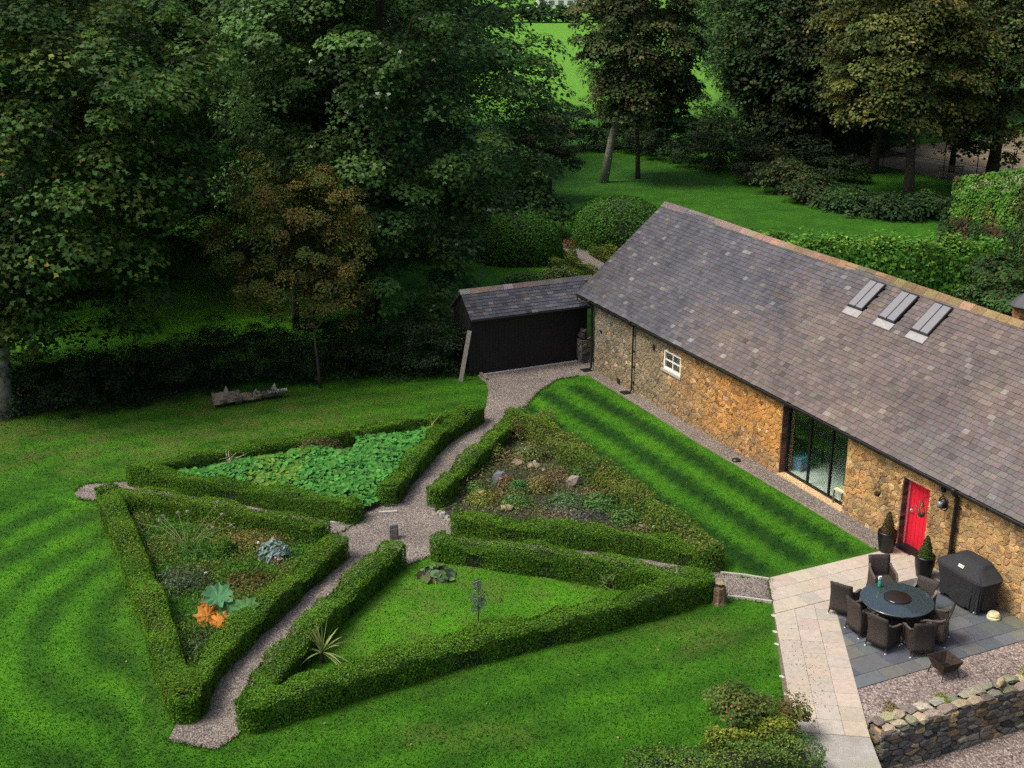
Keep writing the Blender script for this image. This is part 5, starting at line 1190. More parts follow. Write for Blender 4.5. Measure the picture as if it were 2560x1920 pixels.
clump('cardoon', 'silver-blue leafy plant near the right end of the weedy triangle', 'plant', A(592, 1205), (.5, .4, .55), 420, .2, [(.22, .30, .27), (.16, .24, .2), (.28, .34, .32)], 7, width=.2)
clump('lavender', 'grey-green feathery shrub beside the left hedge of the weedy triangle', 'shrub', A(395, 1265), (.95, .7, .5), 1700, .10, [(.075, .125, .06), (.055, .105, .05), (.11, .15, .085)], 8, width=.14, upright=.6)
clump('daylily', 'arching green leaf clump beside the box ball', 'plant', A(440, 1200), (.7, .5, .35), 260, .4, [(.05, .14, .02), (.07, .17, .025)], 9, 'blade', .07, upright=.45)
clump('yellowing_perennial', 'yellow-brown fading perennials along the top hedge of the weedy triangle', 'plant', A(545, 1180), (1.3, .5, .5), 1900, .07, [(.20, .15, .04), (.13, .13, .035), (.25, .18, .06)], 10, width=.25, upright=.6)
clump('bronze_weed', 'reddish bronze low weeds in the middle of the weedy triangle', 'plant', A(540, 1265), (.9, .8, .3), 1500, .08, [(.13, .075, .025), (.09, .07, .02), (.07, .11, .02)], 11)
clump('fern', 'dull green ferny growth in the lower tip of the weedy triangle', 'plant', A(440, 1400), (.7, .8, .35), 1500, .08, [(.055, .11, .03), (.045, .09, .028), (.09, .12, .04)], 12, width=.2)
clump('pink_flower', 'small pale pink flower beside the silver-blue plant', 'flower', A(598, 1222), (.1, .1, .3), 30, .1, [(.55, .3, .27), (.5, .28, .25)], 13)
AL = thing('allium', 'tall bleached seed-head stems leaning over the weedy triangle', 'plant', A(405, 1185)); a0 = np.array(AL.location); m = MB(); hd = []
for (x, y), h in (((385, 1108), .75), ((405, 1105), .95), ((480, 1112), .9), ((345, 1125), .5), ((352, 1115), .6), ((470, 1085), 1.0), ((460, 1140), .55), ((500, 1135), .5)):
    e = A(x, y, h) - a0; m.tube([(0, 0, 0), e * .5 + (0, 0, .08), e], [.008, .006, .005], 5); hd.append(e)
for (x, y) in ((300, 1130), (320, 1160), (460, 1165)): e = A(x, y, .4) - a0; m.tube([(0, 0, .02), e * .5 + (0, 0, .25), e], [.009, .007, .005], 5)
m.build('stem', plain('straw', (.20, .19, .09), .8), AL)
for e in hd:
    n = 130; rg2 = np.random.default_rng(int(abs(e[0]) * 1000)); d = sphere(rg2, n); leaf_obj('seed_head', e + d * .055, d, .03, pick(rg2, [(.24, .28, .2), (.33, .33, .26)], n), rg2, AL)
# bed three
Y_ = A(697, 1432, .0); t = thing('yucca', 'spiky yellow-green plant with long strap leaves in the grassy triangle', 'plant', Y_); rg = np.random.default_rng(5)
for k in range(26):
    az = rg.uniform(0, 6.283); el = rg.uniform(.15, 1.35) if k > 4 else 1.4; L_ = rg.uniform(.65, .95); w = .045; V = []
    d = np.array([cos(az), sin(az), 0]); sd = np.array([-sin(az), cos(az), 0])
    for i in range(6):
        f = i / 5; bend = -(f ** 2) * .45 * cos(el); p = d * L_ * f * cos(el) + np.array([0, 0, .28 + L_ * f * sin(el) + bend * L_]); ww = w * (1 - f) ** .6 * (.6 + .8 * min(1, f * 3)) * .5 + .002
        V += [p - sd * ww, p + (0, 0, -.008), p + sd * ww]
    F = [(i * 3 + j, i * 3 + j + 1, (i + 1) * 3 + j + 1, (i + 1) * 3 + j) for i in range(5) for j in (0, 1)]
    mesh_obj('leaf', V, F, 'leaf', t, [vj((.26, .30, .10) if k % 3 else (.17, .24, .06), random.Random(k), .1)] * len(V))
m = MB(); m.tube([(0, 0, -.05), (0, 0, .32)], [.05, .035], 8); m.build('stem', 'twig', t)
S_ = A(1033, 1345); t = thing('conifer_sapling', 'slim grey-blue conifer sapling in the grassy triangle', 'tree', S_); rg = np.random.default_rng(9); n = 900
m = MB(); m.tube([(0, 0, -.05), (.02, 0, .6), (0, 0, 1.25)], [.02, .014, .005], 6); m.build('trunk', 'twig', t)
P_ = []; 
for (x, z, r) in ((0, 1.15, .13), (-.03, .98, .15), (.08, .78, .2), (-.12, .7, .15), (.03, .52, .19), (-.06, .36, .14), (.1, .6, .13)): P_.append(sphere(rg, 130) * rg.random((130, 1)) ** .4 * np.array([r, r, r * .8]) + (x, rg.uniform(-.06, .06), z))
P_ = np.concatenate(P_); leaf_obj('crown', P_, sphere(rg, len(P_)) + (0, 0, .4), .05, pick(rg, [(.12, .17, .14), (.17, .22, .18), (.09, .13, .10)], len(P_)), rg, t, width=.2)
clump('rhubarb', 'low grey-green leafy plant in the far part of the grassy triangle', 'plant', A(945, 1245), (.5, .4, .32), 130, .24, [(.10, .18, .08), (.14, .20, .10), (.16, .15, .07)], 21, 'round')
clump('grass_tuft', 'upright grassy tuft beside the top hedge of the grassy triangle', 'plant', A(1318, 1268), (.3, .25, .5), 120, .45, [(.16, .22, .07), (.12, .18, .05)], 22, 'blade', .05, upright=.8)
# bed four
clump('dead_shrub', 'dead leafless shrub with yellow leaves in the top corner of the rockery', 'shrub', A(1116, 950), (.35, .35, .95), 330, .07, [(.16, .14, .05), (.10, .08, .03)], 23, upright=.6)
for k, (x, y, r, h, c, lb) in enumerate(((1060, 990, .45, .5, (.10, .13, .03), 'feathery yellow-green weed left of the top of the rockery'), (1145, 990, .5, .5, (.11, .14, .04), 'tall yellow-green weed above the rockery middle'), (1170, 1060, .4, .45, (.15, .13, .04), 'tan grassy weed in the rockery centre'),
        (1095, 1055, .3, .4, (.13, .09, .04), 'brown stalky weed beside the upright slate rock'), (1115, 1090, .45, .3, (.06, .15, .035), 'bright green leafy weed near the front of the rockery'), (1120, 1062, .35, .35, (.05, .12, .03), 'mid-green leafy weed right of the slate rock'),
        (1225, 1090, .6, .3, (.07, .13, .05), 'pale green spreading weed near the front right of the rockery'), (1300, 1095, .6, .4, (.055, .14, .03), 'leafy green weed patch in the right part of the rockery'), (1360, 1125, .55, .4, (.06, .13, .03), 'green weed patch in the right corner of the rockery'),
        (1262, 1030, .35, .35, (.08, .17, .04), 'light green broadleaf weed behind the brown boulder'), (1045, 1085, .5, .35, (.15, .17, .03), 'yellow-green weed cushion in the left corner of the rockery'), (1235, 1115, .9, .22, (.10, .105, .085), 'grey-leaved mat along the front rockery hedge'),
        (1310, 1040, .6, .5, (.045, .08, .035), 'dark green shrubby weed by the loose hedge'), (1200, 985, .45, .5, (.09, .11, .035), 'rank weed beside the loose hedge top'), (1420, 1115, .5, .5, (.035, .08, .03), 'dark leafy weed in the right tip of the rockery'), (1030, 1060, .3, .3, (.07, .13, .03), 'small leafy weed beside the tan slab'))):
    clump('weed_plant', lb, 'weed', A(x, y), (r * 1.25, r, h * 1.15), int(1000 * r / .45), .085, [tuple(v * 1.3 for v in c), tuple(v * .95 for v in c), tuple(v * 1.7 for v in c)], 60 + k, width=.22, upright=.45 if k % 3 else .0, group='weeds in the rockery')
for k, (x, y) in enumerate(((1165, 945), (1215, 980), (1262, 1008), (1312, 1060), (1365, 1090), (1418, 1140), (1180, 925))):
    clump('tall_weed', ['tall yellow-green growth at the head of the loose hedge', 'tall yellow-green growth below the head of the loose hedge', 'tall yellow-green growth left of the loose hedge middle', 'tall yellow-green growth at the loose hedge middle', 'tall yellow-green growth right of the loose hedge middle', 'tall yellow-green growth near the end of the loose hedge', 'straggly yellow tuft on top of the loose hedge head'][k], 'weed', A(x, y), (.5, .4, .85), 620, .09, [(.15, .19, .035), (.11, .16, .03), (.20, .18, .05)], 90 + k, width=.2, upright=.65, group='tall growth along the loose hedge')
for k, (x, y, h) in enumerate(((1155, 997, .5), (1173, 1014, .4), (1430, 1118, .45), (1436, 1126, .4), (1412, 1138, .3), (445, 1238, .3), (558, 1172, .35))):
    rg2 = np.random.default_rng(k); d = sphere(rg2, 26); e = A(x, y, h); t = thing('white_flower', ['tiny white flower high in the rockery', 'tiny white flower in the middle of the rockery', 'tiny white flower in the right tip of the rockery, upper one', 'tiny white flower in the right tip of the rockery, beside another', 'tiny white flower low in the right tip of the rockery', 'tiny white flower beside the feathery grey-green shrub', 'tiny white flower against the top hedge of the weedy triangle'][k], 'flower', A(x, y), 0, 'tiny white flowers'); leaf_obj('petals', e + d * .035 - np.array(t.location), d, .05, pick(rg2, [(.7, .7, .6)], 26, .1), rg2, t); m = MB(); m.tube([(0, 0, 0), e - np.array(t.location)], .006, 4); m.build('stem', 'stem_green', t)

# ------------------------------------------------------------------ shrubs at the lower edge of the picture
q = [barn(24.35, -11.9), barn(24.75, -10.6), barn(25.05, -9.4), barn(25.3, -8.75)]
hedge('low clipped hedge at the bottom of the picture beside the concrete path', [[p[:2] for p in q]], .72, .95, 77, 900, [(.06, .125, .024), (.046, .10, .02), (.085, .155, .028)], (.15, .20, .03), .15, .03, .05)
hedge('yellow-green grassy strip hedge behind the bottom hedge', [[barn(24.3, -10.2)[:2], barn(24.55, -8.7)[:2]]], .8, .4, 78, 900, [(.13, .17, .02), (.18, .20, .03), (.09, .14, .02)], (.2, .22, .03), .2, .05, .07)
bush('rose_bush', 'rambling rose bush with reddening leaves at the bottom of the picture', 'shrub', barn(23.75, -9.25), (.65, .6, 1.4), 30, .26, 110, [(.07, .12, .025), (.10, .14, .03), (.12, .13, .03), (.06, .10, .02)], .07, 80, acc=[(.25, .13, .05), (.3, .2, .05)], accp=.06)
bush('red_leaf_shrub', 'reddish brown shrub beside the end of the slab path', 'shrub', barn(24.1, -8.35), (.5, .5, .95), 20, .24, 110, [(.13, .11, .025), (.15, .13, .03), (.09, .11, .022)], .06, 81, acc=[(.3, .12, .05)], accp=.08)
clump('flower_spire', 'single brown flower spire rising at the bottom edge of the picture', 'plant', barn(24.4, -13.1), (.12, .12, .75), 90, .08, [(.2, .12, .08), (.12, .12, .05)], 82, upright=.7)

# ================================================================== trees on the left
SYC = [(.044, .103, .018), (.035, .083, .016), (.060, .126, .021), (.074, .120, .019)]
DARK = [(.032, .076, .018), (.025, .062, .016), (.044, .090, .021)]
OLIVE = [(.075, .070, .022), (.055, .060, .018), (.10, .085, .028), (.045, .055, .016)]
bL1 = A(8, 902)
make_tree('large sycamore with a pale trunk at the left edge of the picture', bL1, (-18.2, 45.3, 8.3), (7.6, 5.2, 7.9), 440, 1.1, 185, SYC, .215, 101, .27, (.3, .8), low=-.92, acc=[(.18, .20, .02), (.22, .15, .03), (.13, .18, .03)], accp=.035, bark='pale_bark', nlimb=24)
bL2 = A(800, 692)
make_tree('tall broad maple with pale-backed leaves above the shed', bL2, (-5.5, 53.0, 9.4), (7.0, 5.8, 9.6), 490, 1.05, 180, [(.047, .112, .023), (.036, .090, .019), (.068, .140, .028)], .195, 102, .42, (.2, 0), low=-.9, acc=[(.30, .34, .26), (.20, .26, .16)], accp=.02, nlimb=30)
make_tree('dark sycamore standing behind the two big left-hand trees', (-13.2, 60.5, 0), (-13.2, 60.0, 11.0), (7.5, 5.5, 9.5), 300, 1.25, 130, DARK, .27, 103, .4, shape='quad', low=-.85, acc=[(.10, .11, .03)], accp=.03, nlimb=20)
make_tree('small hawthorn turning rusty brown before the dark trees', A(640, 712), (-8.4, 46.9, 5.0), (3.0, 2.0, 3.4), 180, .42, 200, [(.17, .185, .045), (.145, .185, .04), (.13, .175, .04), (.20, .165, .042)], .085, 104, .14, (.1, 0), 'quad', low=-.8, up=.45, flat=1.0, nlimb=24, acc=[(.30, .14, .04), (.12, .17, .03)], accp=.2, width=.42)
make_tree('slim drooping hawthorn stem with brown leaves by the hedge', A(692, 838), (-7.0, 46.4, 2.6), (1.2, 1.0, 1.5), 50, .4, 150, [(.13, .11, .03), (.11, .11, .03), (.09, .10, .03)], .09, 105, .05, (-.15, .1), 'quad', low=-.7, nlimb=10, bark='bark', width=.42)
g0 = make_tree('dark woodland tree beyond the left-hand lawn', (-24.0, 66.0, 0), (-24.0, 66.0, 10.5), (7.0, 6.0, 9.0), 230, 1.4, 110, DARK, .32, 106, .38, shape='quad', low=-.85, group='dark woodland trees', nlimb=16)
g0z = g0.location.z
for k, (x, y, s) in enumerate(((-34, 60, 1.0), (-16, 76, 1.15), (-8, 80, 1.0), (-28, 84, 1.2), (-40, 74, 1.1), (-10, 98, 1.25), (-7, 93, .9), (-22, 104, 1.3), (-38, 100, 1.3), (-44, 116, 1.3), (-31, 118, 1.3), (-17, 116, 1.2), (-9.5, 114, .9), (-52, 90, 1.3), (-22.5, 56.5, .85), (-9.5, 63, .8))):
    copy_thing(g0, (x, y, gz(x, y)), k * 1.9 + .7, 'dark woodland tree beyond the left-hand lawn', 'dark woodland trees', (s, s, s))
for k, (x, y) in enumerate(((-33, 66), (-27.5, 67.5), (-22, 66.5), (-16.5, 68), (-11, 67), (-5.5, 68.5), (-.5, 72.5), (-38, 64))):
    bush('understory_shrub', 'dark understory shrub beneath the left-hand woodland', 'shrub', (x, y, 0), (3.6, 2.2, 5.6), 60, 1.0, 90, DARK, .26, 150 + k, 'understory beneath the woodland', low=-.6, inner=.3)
# overgrown hedge along the back of the lawn, one shrub after another
HB = [((22, 905), 1.5, 1.25, 2.3), ((90, 908), 1.5, 1.2, 2.1), ((160, 898), 1.5, 1.2, 2.0), ((230, 890), 1.5, 1.1, 1.9), ((300, 878), 1.5, 1.1, 1.9), ((375, 868), 1.5, 1.1, 2.0), ((450, 852), 1.5, 1.1, 2.1), ((525, 842), 1.5, 1.2, 2.4), ((600, 836), 1.5, 1.2, 2.5), ((680, 832), 1.5, 1.2, 2.3), ((760, 830), 1.5, 1.1, 2.1), ((840, 826), 1.4, 1.0, 2.0), ((905, 822), 1.3, 1.0, 1.9), ((960, 818), 1.1, .9, 1.9)]
HL = ['at the far left beside the pale trunk', 'second from the pale trunk', 'third from the pale trunk', 'fourth from the pale trunk', 'two places left of the log', 'just left of the fallen log', 'behind the left end of the fallen log', 'behind the right end of the fallen log', 'just right of the fallen log', 'beneath the rusty hawthorn', 'right of the rusty hawthorn', 'three places left of the shed', 'two places left of the shed', 'against the shed end']
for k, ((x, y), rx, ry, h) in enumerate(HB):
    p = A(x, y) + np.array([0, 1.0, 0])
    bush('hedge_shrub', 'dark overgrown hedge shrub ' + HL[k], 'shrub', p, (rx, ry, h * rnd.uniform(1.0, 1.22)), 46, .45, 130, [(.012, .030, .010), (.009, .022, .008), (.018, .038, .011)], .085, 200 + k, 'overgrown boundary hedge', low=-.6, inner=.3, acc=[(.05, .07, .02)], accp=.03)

# ================================================================== garden behind the shed
sheet('garden_path', [A(*p)[:2] for p in [(1206, 512), (1240, 518), (1330, 578), (1312, 598), (1262, 575), (1215, 540)]], .01, 'gravel')
def dome(label, c, rad, seed, n=9000):
    rg = np.random.default_rng(seed); base = np.array([c[0], c[1], float(gz(c[0], c[1]))]); t = thing('topiary_dome', label, 'topiary', base, 0, 'clipped yew domes')
    e = sphere(rg, n); e[:, 2] = np.abs(e[:, 2]) ; p = np.sign(e) * np.abs(e) ** np.array([.8, .8, .8]); p = p * np.array(rad) * (1 + rg.normal(size=(n, 1)) * .012)
    leaf_obj('foliage', p, e + rg.normal(size=(n, 3)) * .35, .11 * rg.uniform(.6, 1.3, n), pick(rg, [(.045, .135, .013), (.034, .108, .012), (.06, .155, .014)], n, .16), rg, t, 'quad', 'leaf_matt')
    V, F = [], []; k = 16
    for i in range(6):
        a = i / 5 * pi / 2 * .99
        for j in range(k):
            b = 2 * pi * j / k; v = np.array([cos(a) * cos(b), cos(a) * sin(b), sin(a)]); V.append(np.sign(v) * np.abs(v) ** .8 * np.array(rad) * .95)
    F = [(i * k + j, i * k + (j + 1) % k, (i + 1) * k + (j + 1) % k, (i + 1) * k + j) for i in range(5) for j in range(k)] + [tuple(5 * k + j for j in range(k))]
    mesh_obj('branches', V, F, 'core', t)
dome('broad clipped yew dome right of the garden path behind the barn', (6.2, 71.0), (2.8, 2.7, 2.65), 1); dome('clipped yew dome left of the garden path behind the shed', (.4, 67.2), (2.4, 2.3, 2.5), 2)
DH = [(.05, .10, .014), (.035, .075, .012), (.08, .13, .018)]
def lowh(label, a, b, h, w, seed): hedge(label, [[A(*a, h)[:2], A(*b, h)[:2]]], h, w, seed, 500, DH, (.16, .18, .02), .25, .03, .08)
lowh('low yellow-topped hedge row behind the shed ridge', (1193, 556), (1300, 618), .5, .5, 301); lowh('second low hedge row beside the garden path', (1210, 540), (1318, 605), .5, .45, 302)
lowh('low hedge right of the garden path, nearest the path', (1280, 530), (1335, 562), .5, .45, 303); lowh('low hedge right of the garden path, under the broad dome', (1300, 522), (1350, 548), .5, .45, 304)
lowh('thin dark hedge line running left past the domes', (1110, 432), (1215, 502), .6, .5, 305)
clump('yew_cone', 'small dark clipped cone beside the garden path', 'topiary', A(1236, 562), (.32, .32, .95), 1200, .07, BOX, 31)
clump('variegated_shrub', 'pale variegated shrub showing above the shed ridge', 'shrub', A(1205, 612), (1.2, .7, .9), 1300, .16, [(.22, .27, .09), (.16, .22, .07), (.10, .17, .04)], 32)
clump('leafy_shrub', 'green leafy shrub left of the variegated shrub behind the shed', 'shrub', A(1130, 622), (1.3, .7, .8), 1300, .15, [(.05, .12, .03), (.07, .15, .04)], 33)
clump('russet_shrub', 'small russet shrub where the garden path bends', 'shrub', A(1231, 535), (.5, .4, .6), 380, .12, [(.20, .10, .05), (.13, .07, .035)], 34)
# ================================================================== trees on the right
make_tree('bronze-leaved tree with a leaning trunk on the far lawn', A(1303, 394), (9.4, 91.5, 10.8), (4.6, 4.2, 8.0), 320, 1.05, 130, [(.068, .096, .028), (.052, .084, .024), (.044, .082, .022), (.10, .11, .04)], .27, 110, .26, (1.6, 0), 'quad', low=-.92, acc=[(.15, .13, .06), (.11, .06, .03)], accp=.04, nlimb=20, bark='pale_bark')
make_tree('thin dark-trunked tree beside the leaning tree', A(1378, 386), (11.9, 92.0, 5.0), (1.7, 1.7, 2.7), 55, .7, 110, DARK, .25, 111, .16, (-.2, 0), 'quad', low=-.9, nlimb=10)
make_tree('small scrubby tree left of the leaning tree', A(1188, 421), (2.6, 84.0, 2.9), (2.0, 1.6, 2.2), 60, .55, 110, [(.04, .055, .02), (.03, .045, .017), (.06, .065, .025)], .17, 112, .14, (0, 0), 'quad', low=-.6, nlimb=12)
make_tree('broad dark green tree right of the gap to the bright field', A(1610, 345), (21.6, 103.0, 8.8), (5.6, 5.0, 9.4), 360, 1.25, 120, [(.038, .086, .022), (.052, .100, .025), (.030, .068, .018)], .32, 113, .4, (0, 0), 'quad', low=-.92, nlimb=16, acc=[(.09, .09, .03)], accp=.05)
make_tree('big golden-brown tree with a forked trunk', A(1962, 432), (26.0, 85.5, 9.1), (5.9, 4.6, 7.4), 380, 1.1, 140, [(.098, .118, .028), (.082, .108, .026), (.122, .132, .032), (.06, .095, .024)], .25, 114, .30, (-.3, .2), 'quad', low=-.75, nlimb=24, acc=[(.19, .14, .03), (.06, .09, .02)], accp=.12, fork=[(24.9, 85, 6.5), (27.2, 85.5, 7.0)])
make_tree('dark-trunked green tree left of the forked trunk', A(1884, 374), (26.6, 97.5, 8.5), (5.4, 4.5, 7.8), 260, 1.2, 120, [(.03, .058, .017), (.045, .064, .02), (.022, .045, .014)], .32, 115, .34, (.3, 0), 'quad', low=-.7, nlimb=16)
make_tree('green and yellow tree with a straight dark trunk before the tennis court', A(2137, 404), (35.6, 90.0, 8.7), (5.6, 4.6, 8.2), 330, 1.1, 120, [(.048, .090, .024), (.072, .098, .026), (.038, .074, .02), (.12, .115, .03)], .30, 116, .4, (.3, 0), 'quad', low=-.85, nlimb=20, acc=[(.16, .13, .03)], accp=.07)
make_tree('low-branched green tree beside the bench', A(2055, 372), (31.3, 93.5, 4.2), (2.8, 2.2, 2.2), 70, .75, 120, [(.05, .075, .022), (.035, .06, .018)], .24, 117, .2, (0, 0), 'quad', low=-.6, nlimb=12)
make_tree('tall green tree at the far right behind the court', (52, 108, 0), (51, 108, 11), (6.5, 5.5, 9), 230, 1.3, 110, [(.03, .06, .018), (.045, .07, .02)], .34, 118, .4, (0, 0), 'quad', low=-.8, nlimb=14)
make_tree('dark green tree between the golden tree and the broad tree', A(1760, 360), (23.6, 99.0, 9.0), (4.6, 4.0, 8.5), 200, 1.2, 110, [(.020, .046, .015), (.030, .056, .016)], .32, 119, .35, (0, 0), 'quad', low=-.9, nlimb=12, acc=[(.10, .08, .03)], accp=.06)
for k, (x, y, s) in enumerate(((30, 128, 1.2), (42, 132, 1.3), (56, 130, 1.3), (70, 126, 1.3), (36, 150, 1.4), (66, 110, 1.2), (29, 116, 1.0), (80, 140, 1.5), (47, 146, 1.5), (25.2, 124, .75), (11.0, 124, .58), (25.5, 140, 1.0), (30.5, 109, .8), (24.5, 112, .8))):
    copy_thing(g0, (x, y, gz(x, y)), k * 1.3 + .2, 'dark woodland tree beyond the tennis court', 'dark woodland trees beyond the court', (s, s, s))
BELT = [((1130, 372), 2.2, 3.0), ((1150, 335), 3.0, 4.6), ((1208, 330), 3.0, 4.8), ((1262, 326), 3.0, 4.4), ((1330, 330), 2.8, 4.2), ((1400, 338), 2.8, 4.0), ((1468, 352), 2.8, 3.8), ((1532, 364), 2.7, 3.8), ((1596, 380), 2.6, 3.4), ((1655, 404), 2.3, 2.8), ((1712, 424), 2.0, 2.2), ((1770, 442), 1.8, 1.7), ((1830, 458), 1.8, 1.4), ((1890, 472), 1.8, 1.3), ((1950, 478), 1.8, 1.4), ((2010, 478), 1.8, 1.5), ((1690, 362), 2.6, 3.6), ((1750, 380), 2.4, 3.0), ((1815, 400), 2.0, 1.8)]
BL = ['low dark shrub just left of the small scrubby tree', 'tall dark shrub at the left end of the belt under the bright field', 'tall dark shrub left of the leaning bronze tree', 'tall dark shrub directly behind the leaning trunk', 'dark shrub behind the thin dark trunk', 'dark shrub just right of the thin dark trunk', 'dark shrub two places right of the thin trunk', 'dark shrub below the broad dark green tree', 'dark shrub at the right foot of the broad green tree', 'shrub where the belt starts to drop towards the right', 'brown-flecked shrub at the bend of the belt', 'low russet-flecked shrub in the belt', 'low green ground shrub left of the forked trunk', 'low green ground shrub below the forked trunk', 'low green ground shrub right of the forked trunk', 'last low shrub of the belt beside the creeper', 'dark rear shrub behind the bend of the belt', 'dark rear shrub left of the golden tree', 'small rear shrub beneath the golden tree']
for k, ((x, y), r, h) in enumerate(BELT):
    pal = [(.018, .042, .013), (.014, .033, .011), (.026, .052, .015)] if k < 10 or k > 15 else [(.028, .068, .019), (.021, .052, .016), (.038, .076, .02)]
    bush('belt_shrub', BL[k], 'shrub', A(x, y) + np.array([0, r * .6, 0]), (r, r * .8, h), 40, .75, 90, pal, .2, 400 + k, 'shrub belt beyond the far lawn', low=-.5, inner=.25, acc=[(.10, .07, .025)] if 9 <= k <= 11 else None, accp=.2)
for k, (x, y, r) in enumerate(((10.5, 109, 3.2), (16.2, 108, 3.4), (21.8, 111, 3.6), (27.5, 108.5, 3.4), (25.5, 104.5, 3.0), (31.2, 104.5, 2.6))):
    bush('rear_shrub', ['dark rear shrub filling the gap behind the leaning tree', 'dark rear shrub left of the broad green tree', 'dark rear shrub behind the broad green tree', 'dark rear shrub deep behind the golden tree', 'dark rear shrub at the corner of the court', 'dark rear shrub beside the far court posts'][k], 'shrub', (x, y, 0), (r, r * .7, 4.6), 46, .9, 90, DARK, .26, 450 + k, 'rear shrubs in the woodland', low=-.6, inner=.3)
# ================================================================== laurel hedge and ivy-clad outbuilding behind the barn
hedge('tall bright leafy hedge showing above the barn ridge', [[(11.5, 60.6), (14.3, 60.2), (18.5, 59.8), (23.2, 59.6)]], 2.35, 2.3, 501, 240, [(.060, .165, .022), (.042, .125, .020), (.085, .205, .026)], (.16, .28, .03), .14, .2, .2)
IB = thing('ivy_outbuilding', 'outbuilding smothered in creeper at the right frame edge', 'building', (26.0, 62.5, -.4))
Lp, Np, Rp = np.array([-1.7, 5.0]), np.array([0., 0.]), np.array([12., -1.4])
def wallq(a, b, z0a, z1a, z1b, nm, th=.35):
    d = nrm(b - a); nn = np.array([d[1], -d[0]]) * -th
    V = [(*a, -.3), (*b, -.3), (*b, z1b), (*a, z1a)]; V += [(x + nn[0], y + nn[1], z) for x, y, z in V]; mesh_obj(nm, V, [(0, 1, 2, 3), (7, 6, 5, 4), (0, 4, 5, 1), (1, 5, 6, 2), (2, 6, 7, 3), (3, 7, 4, 0)], 'mortar_grey', IB)
wallq(Lp, Np, 0, 3.75, 4.85, 'gable_wall'); wallq(Np, Rp, 0, 4.85, 5.0, 'wall')
V = [(-1.9, 5.2, 3.6), (-.15, -.15, 4.75), (12, -1.6, 4.85), (12, 6, 5.5), (1.0, 7.4, 4.0)]; V += [(x, y, z - .12) for x, y, z in V]
mesh_obj('roof', V, [(0, 1, 2, 3, 4), (9, 8, 7, 6, 5)] + [(k, 5 + k, 5 + (k + 1) % 5, (k + 1) % 5) for k in range(5)], 'slab', IB, [(.29, .235, .175)] * 10)
rg = np.random.default_rng(71)
def ivy(a, b, z1a, z1b, n, pal, acc, accp, nm, out, sz=.17, z0=-.2):
    u = rg.random(n); p = a + (b - a) * u[:, None]; top = z1a + (z1b - z1a) * u; z = z0 + rg.random(n) * (top + .15 - z0); d = nrm(b - a); nn = np.array([d[1], -d[0]]) * out
    th = .12 + .12 * np.sin(u * 21 + z * 2.1) * np.sin(z * 3.3 + 1) + rg.random(n) * .16; P = np.c_[p + nn * th[:, None], z]; Nn = np.c_[np.tile(nn, (n, 1)), np.full(n, .45)] + rg.normal(size=(n, 3)) * .35
    c = pick(rg, pal, n, .25); w = np.sin(u * 9 + 2) * np.sin(z * 1.7 + u * 5); k = (w > .3) & (rg.random(n) < accp); c[k] = pick(rg, acc, int(k.sum()), .25)
    leaf_obj(nm, P, Nn, sz * rg.uniform(.6, 1.25, n), c, rg, IB, 'lobed')
ivy(Lp, Np, 4.3, 5.6, 7000, [(.075, .205, .024), (.105, .235, .026), (.058, .165, .022)], [(.13, .15, .03), (.10, .05, .03)], .45, 'creeper', 1)  # left wall's leaves lighter, front wall's darker: side light painted into leaf colour
ivy(Np, Rp, 5.35, 5.4, 12000, [(.025, .060, .018), (.035, .075, .02), (.018, .045, .014)], [(.085, .035, .03), (.06, .10, .02), (.10, .08, .03)], .6, 'creeper', 1)
ivy(np.array([-2.2, 5.4]), np.array([-.3, -1.2]), 2.2, 2.6, 3800, [(.022, .055, .016), (.03, .065, .018)], [(.085, .03, .025)], .5, 'creeper', 1)
CW_ = thing('creeper_wall', 'high garden wall hidden under dark creeper right of the leafy hedge', 'wall', (26.0, 62.5, -.4)); IB = CW_
wa, wb = np.array([-.2, -.6]), np.array([-1.7, -11.5]); wallq(wa, wb, 0, 4.6, 4.2, 'wall', .35)
ivy(wa, wb, 4.9, 4.5, 9500, [(.040, .095, .022), (.055, .118, .024), (.03, .074, .018)], [(.085, .04, .03), (.06, .10, .02), (.10, .08, .03)], .6, 'creeper', 1)
n = 2600; u = rg.random(n); p = wa + (wb - wa) * u[:, None] + rg.uniform(-.2, .6, (n, 1)) * np.array([1., 0]); leaf_obj('creeper', np.c_[p, 4.65 - .4 * u + rg.normal(size=n) * .1], np.tile([0, 0, 1.], (n, 1)) + rg.normal(size=(n, 3)) * .4, .17, pick(rg, [(.06, .12, .02), (.08, .11, .025), (.09, .06, .03)], n), rg, CW_, 'lobed')
for k, (x, y, r, h) in enumerate(((22.9, 57.0, 1.7, 2.6), (22.5, 54.2, 1.6, 2.4), (22.0, 51.6, 1.5, 2.2))):
    bush('creeper_shrub', ['dark creeper mound against the end of the bright leafy hedge', 'dark creeper mound in the middle before the high wall', 'dark creeper mound nearest the brick pier'][k], 'shrub', (x, y, 0), (r, r, h), 50, .55, 110, [(.040, .095, .022), (.055, .115, .024), (.03, .072, .018)], .16, 700 + k, 'creeper mounds behind the barn', 'lobed', low=-.6, inner=.3, acc=[(.085, .04, .03)], accp=.08)
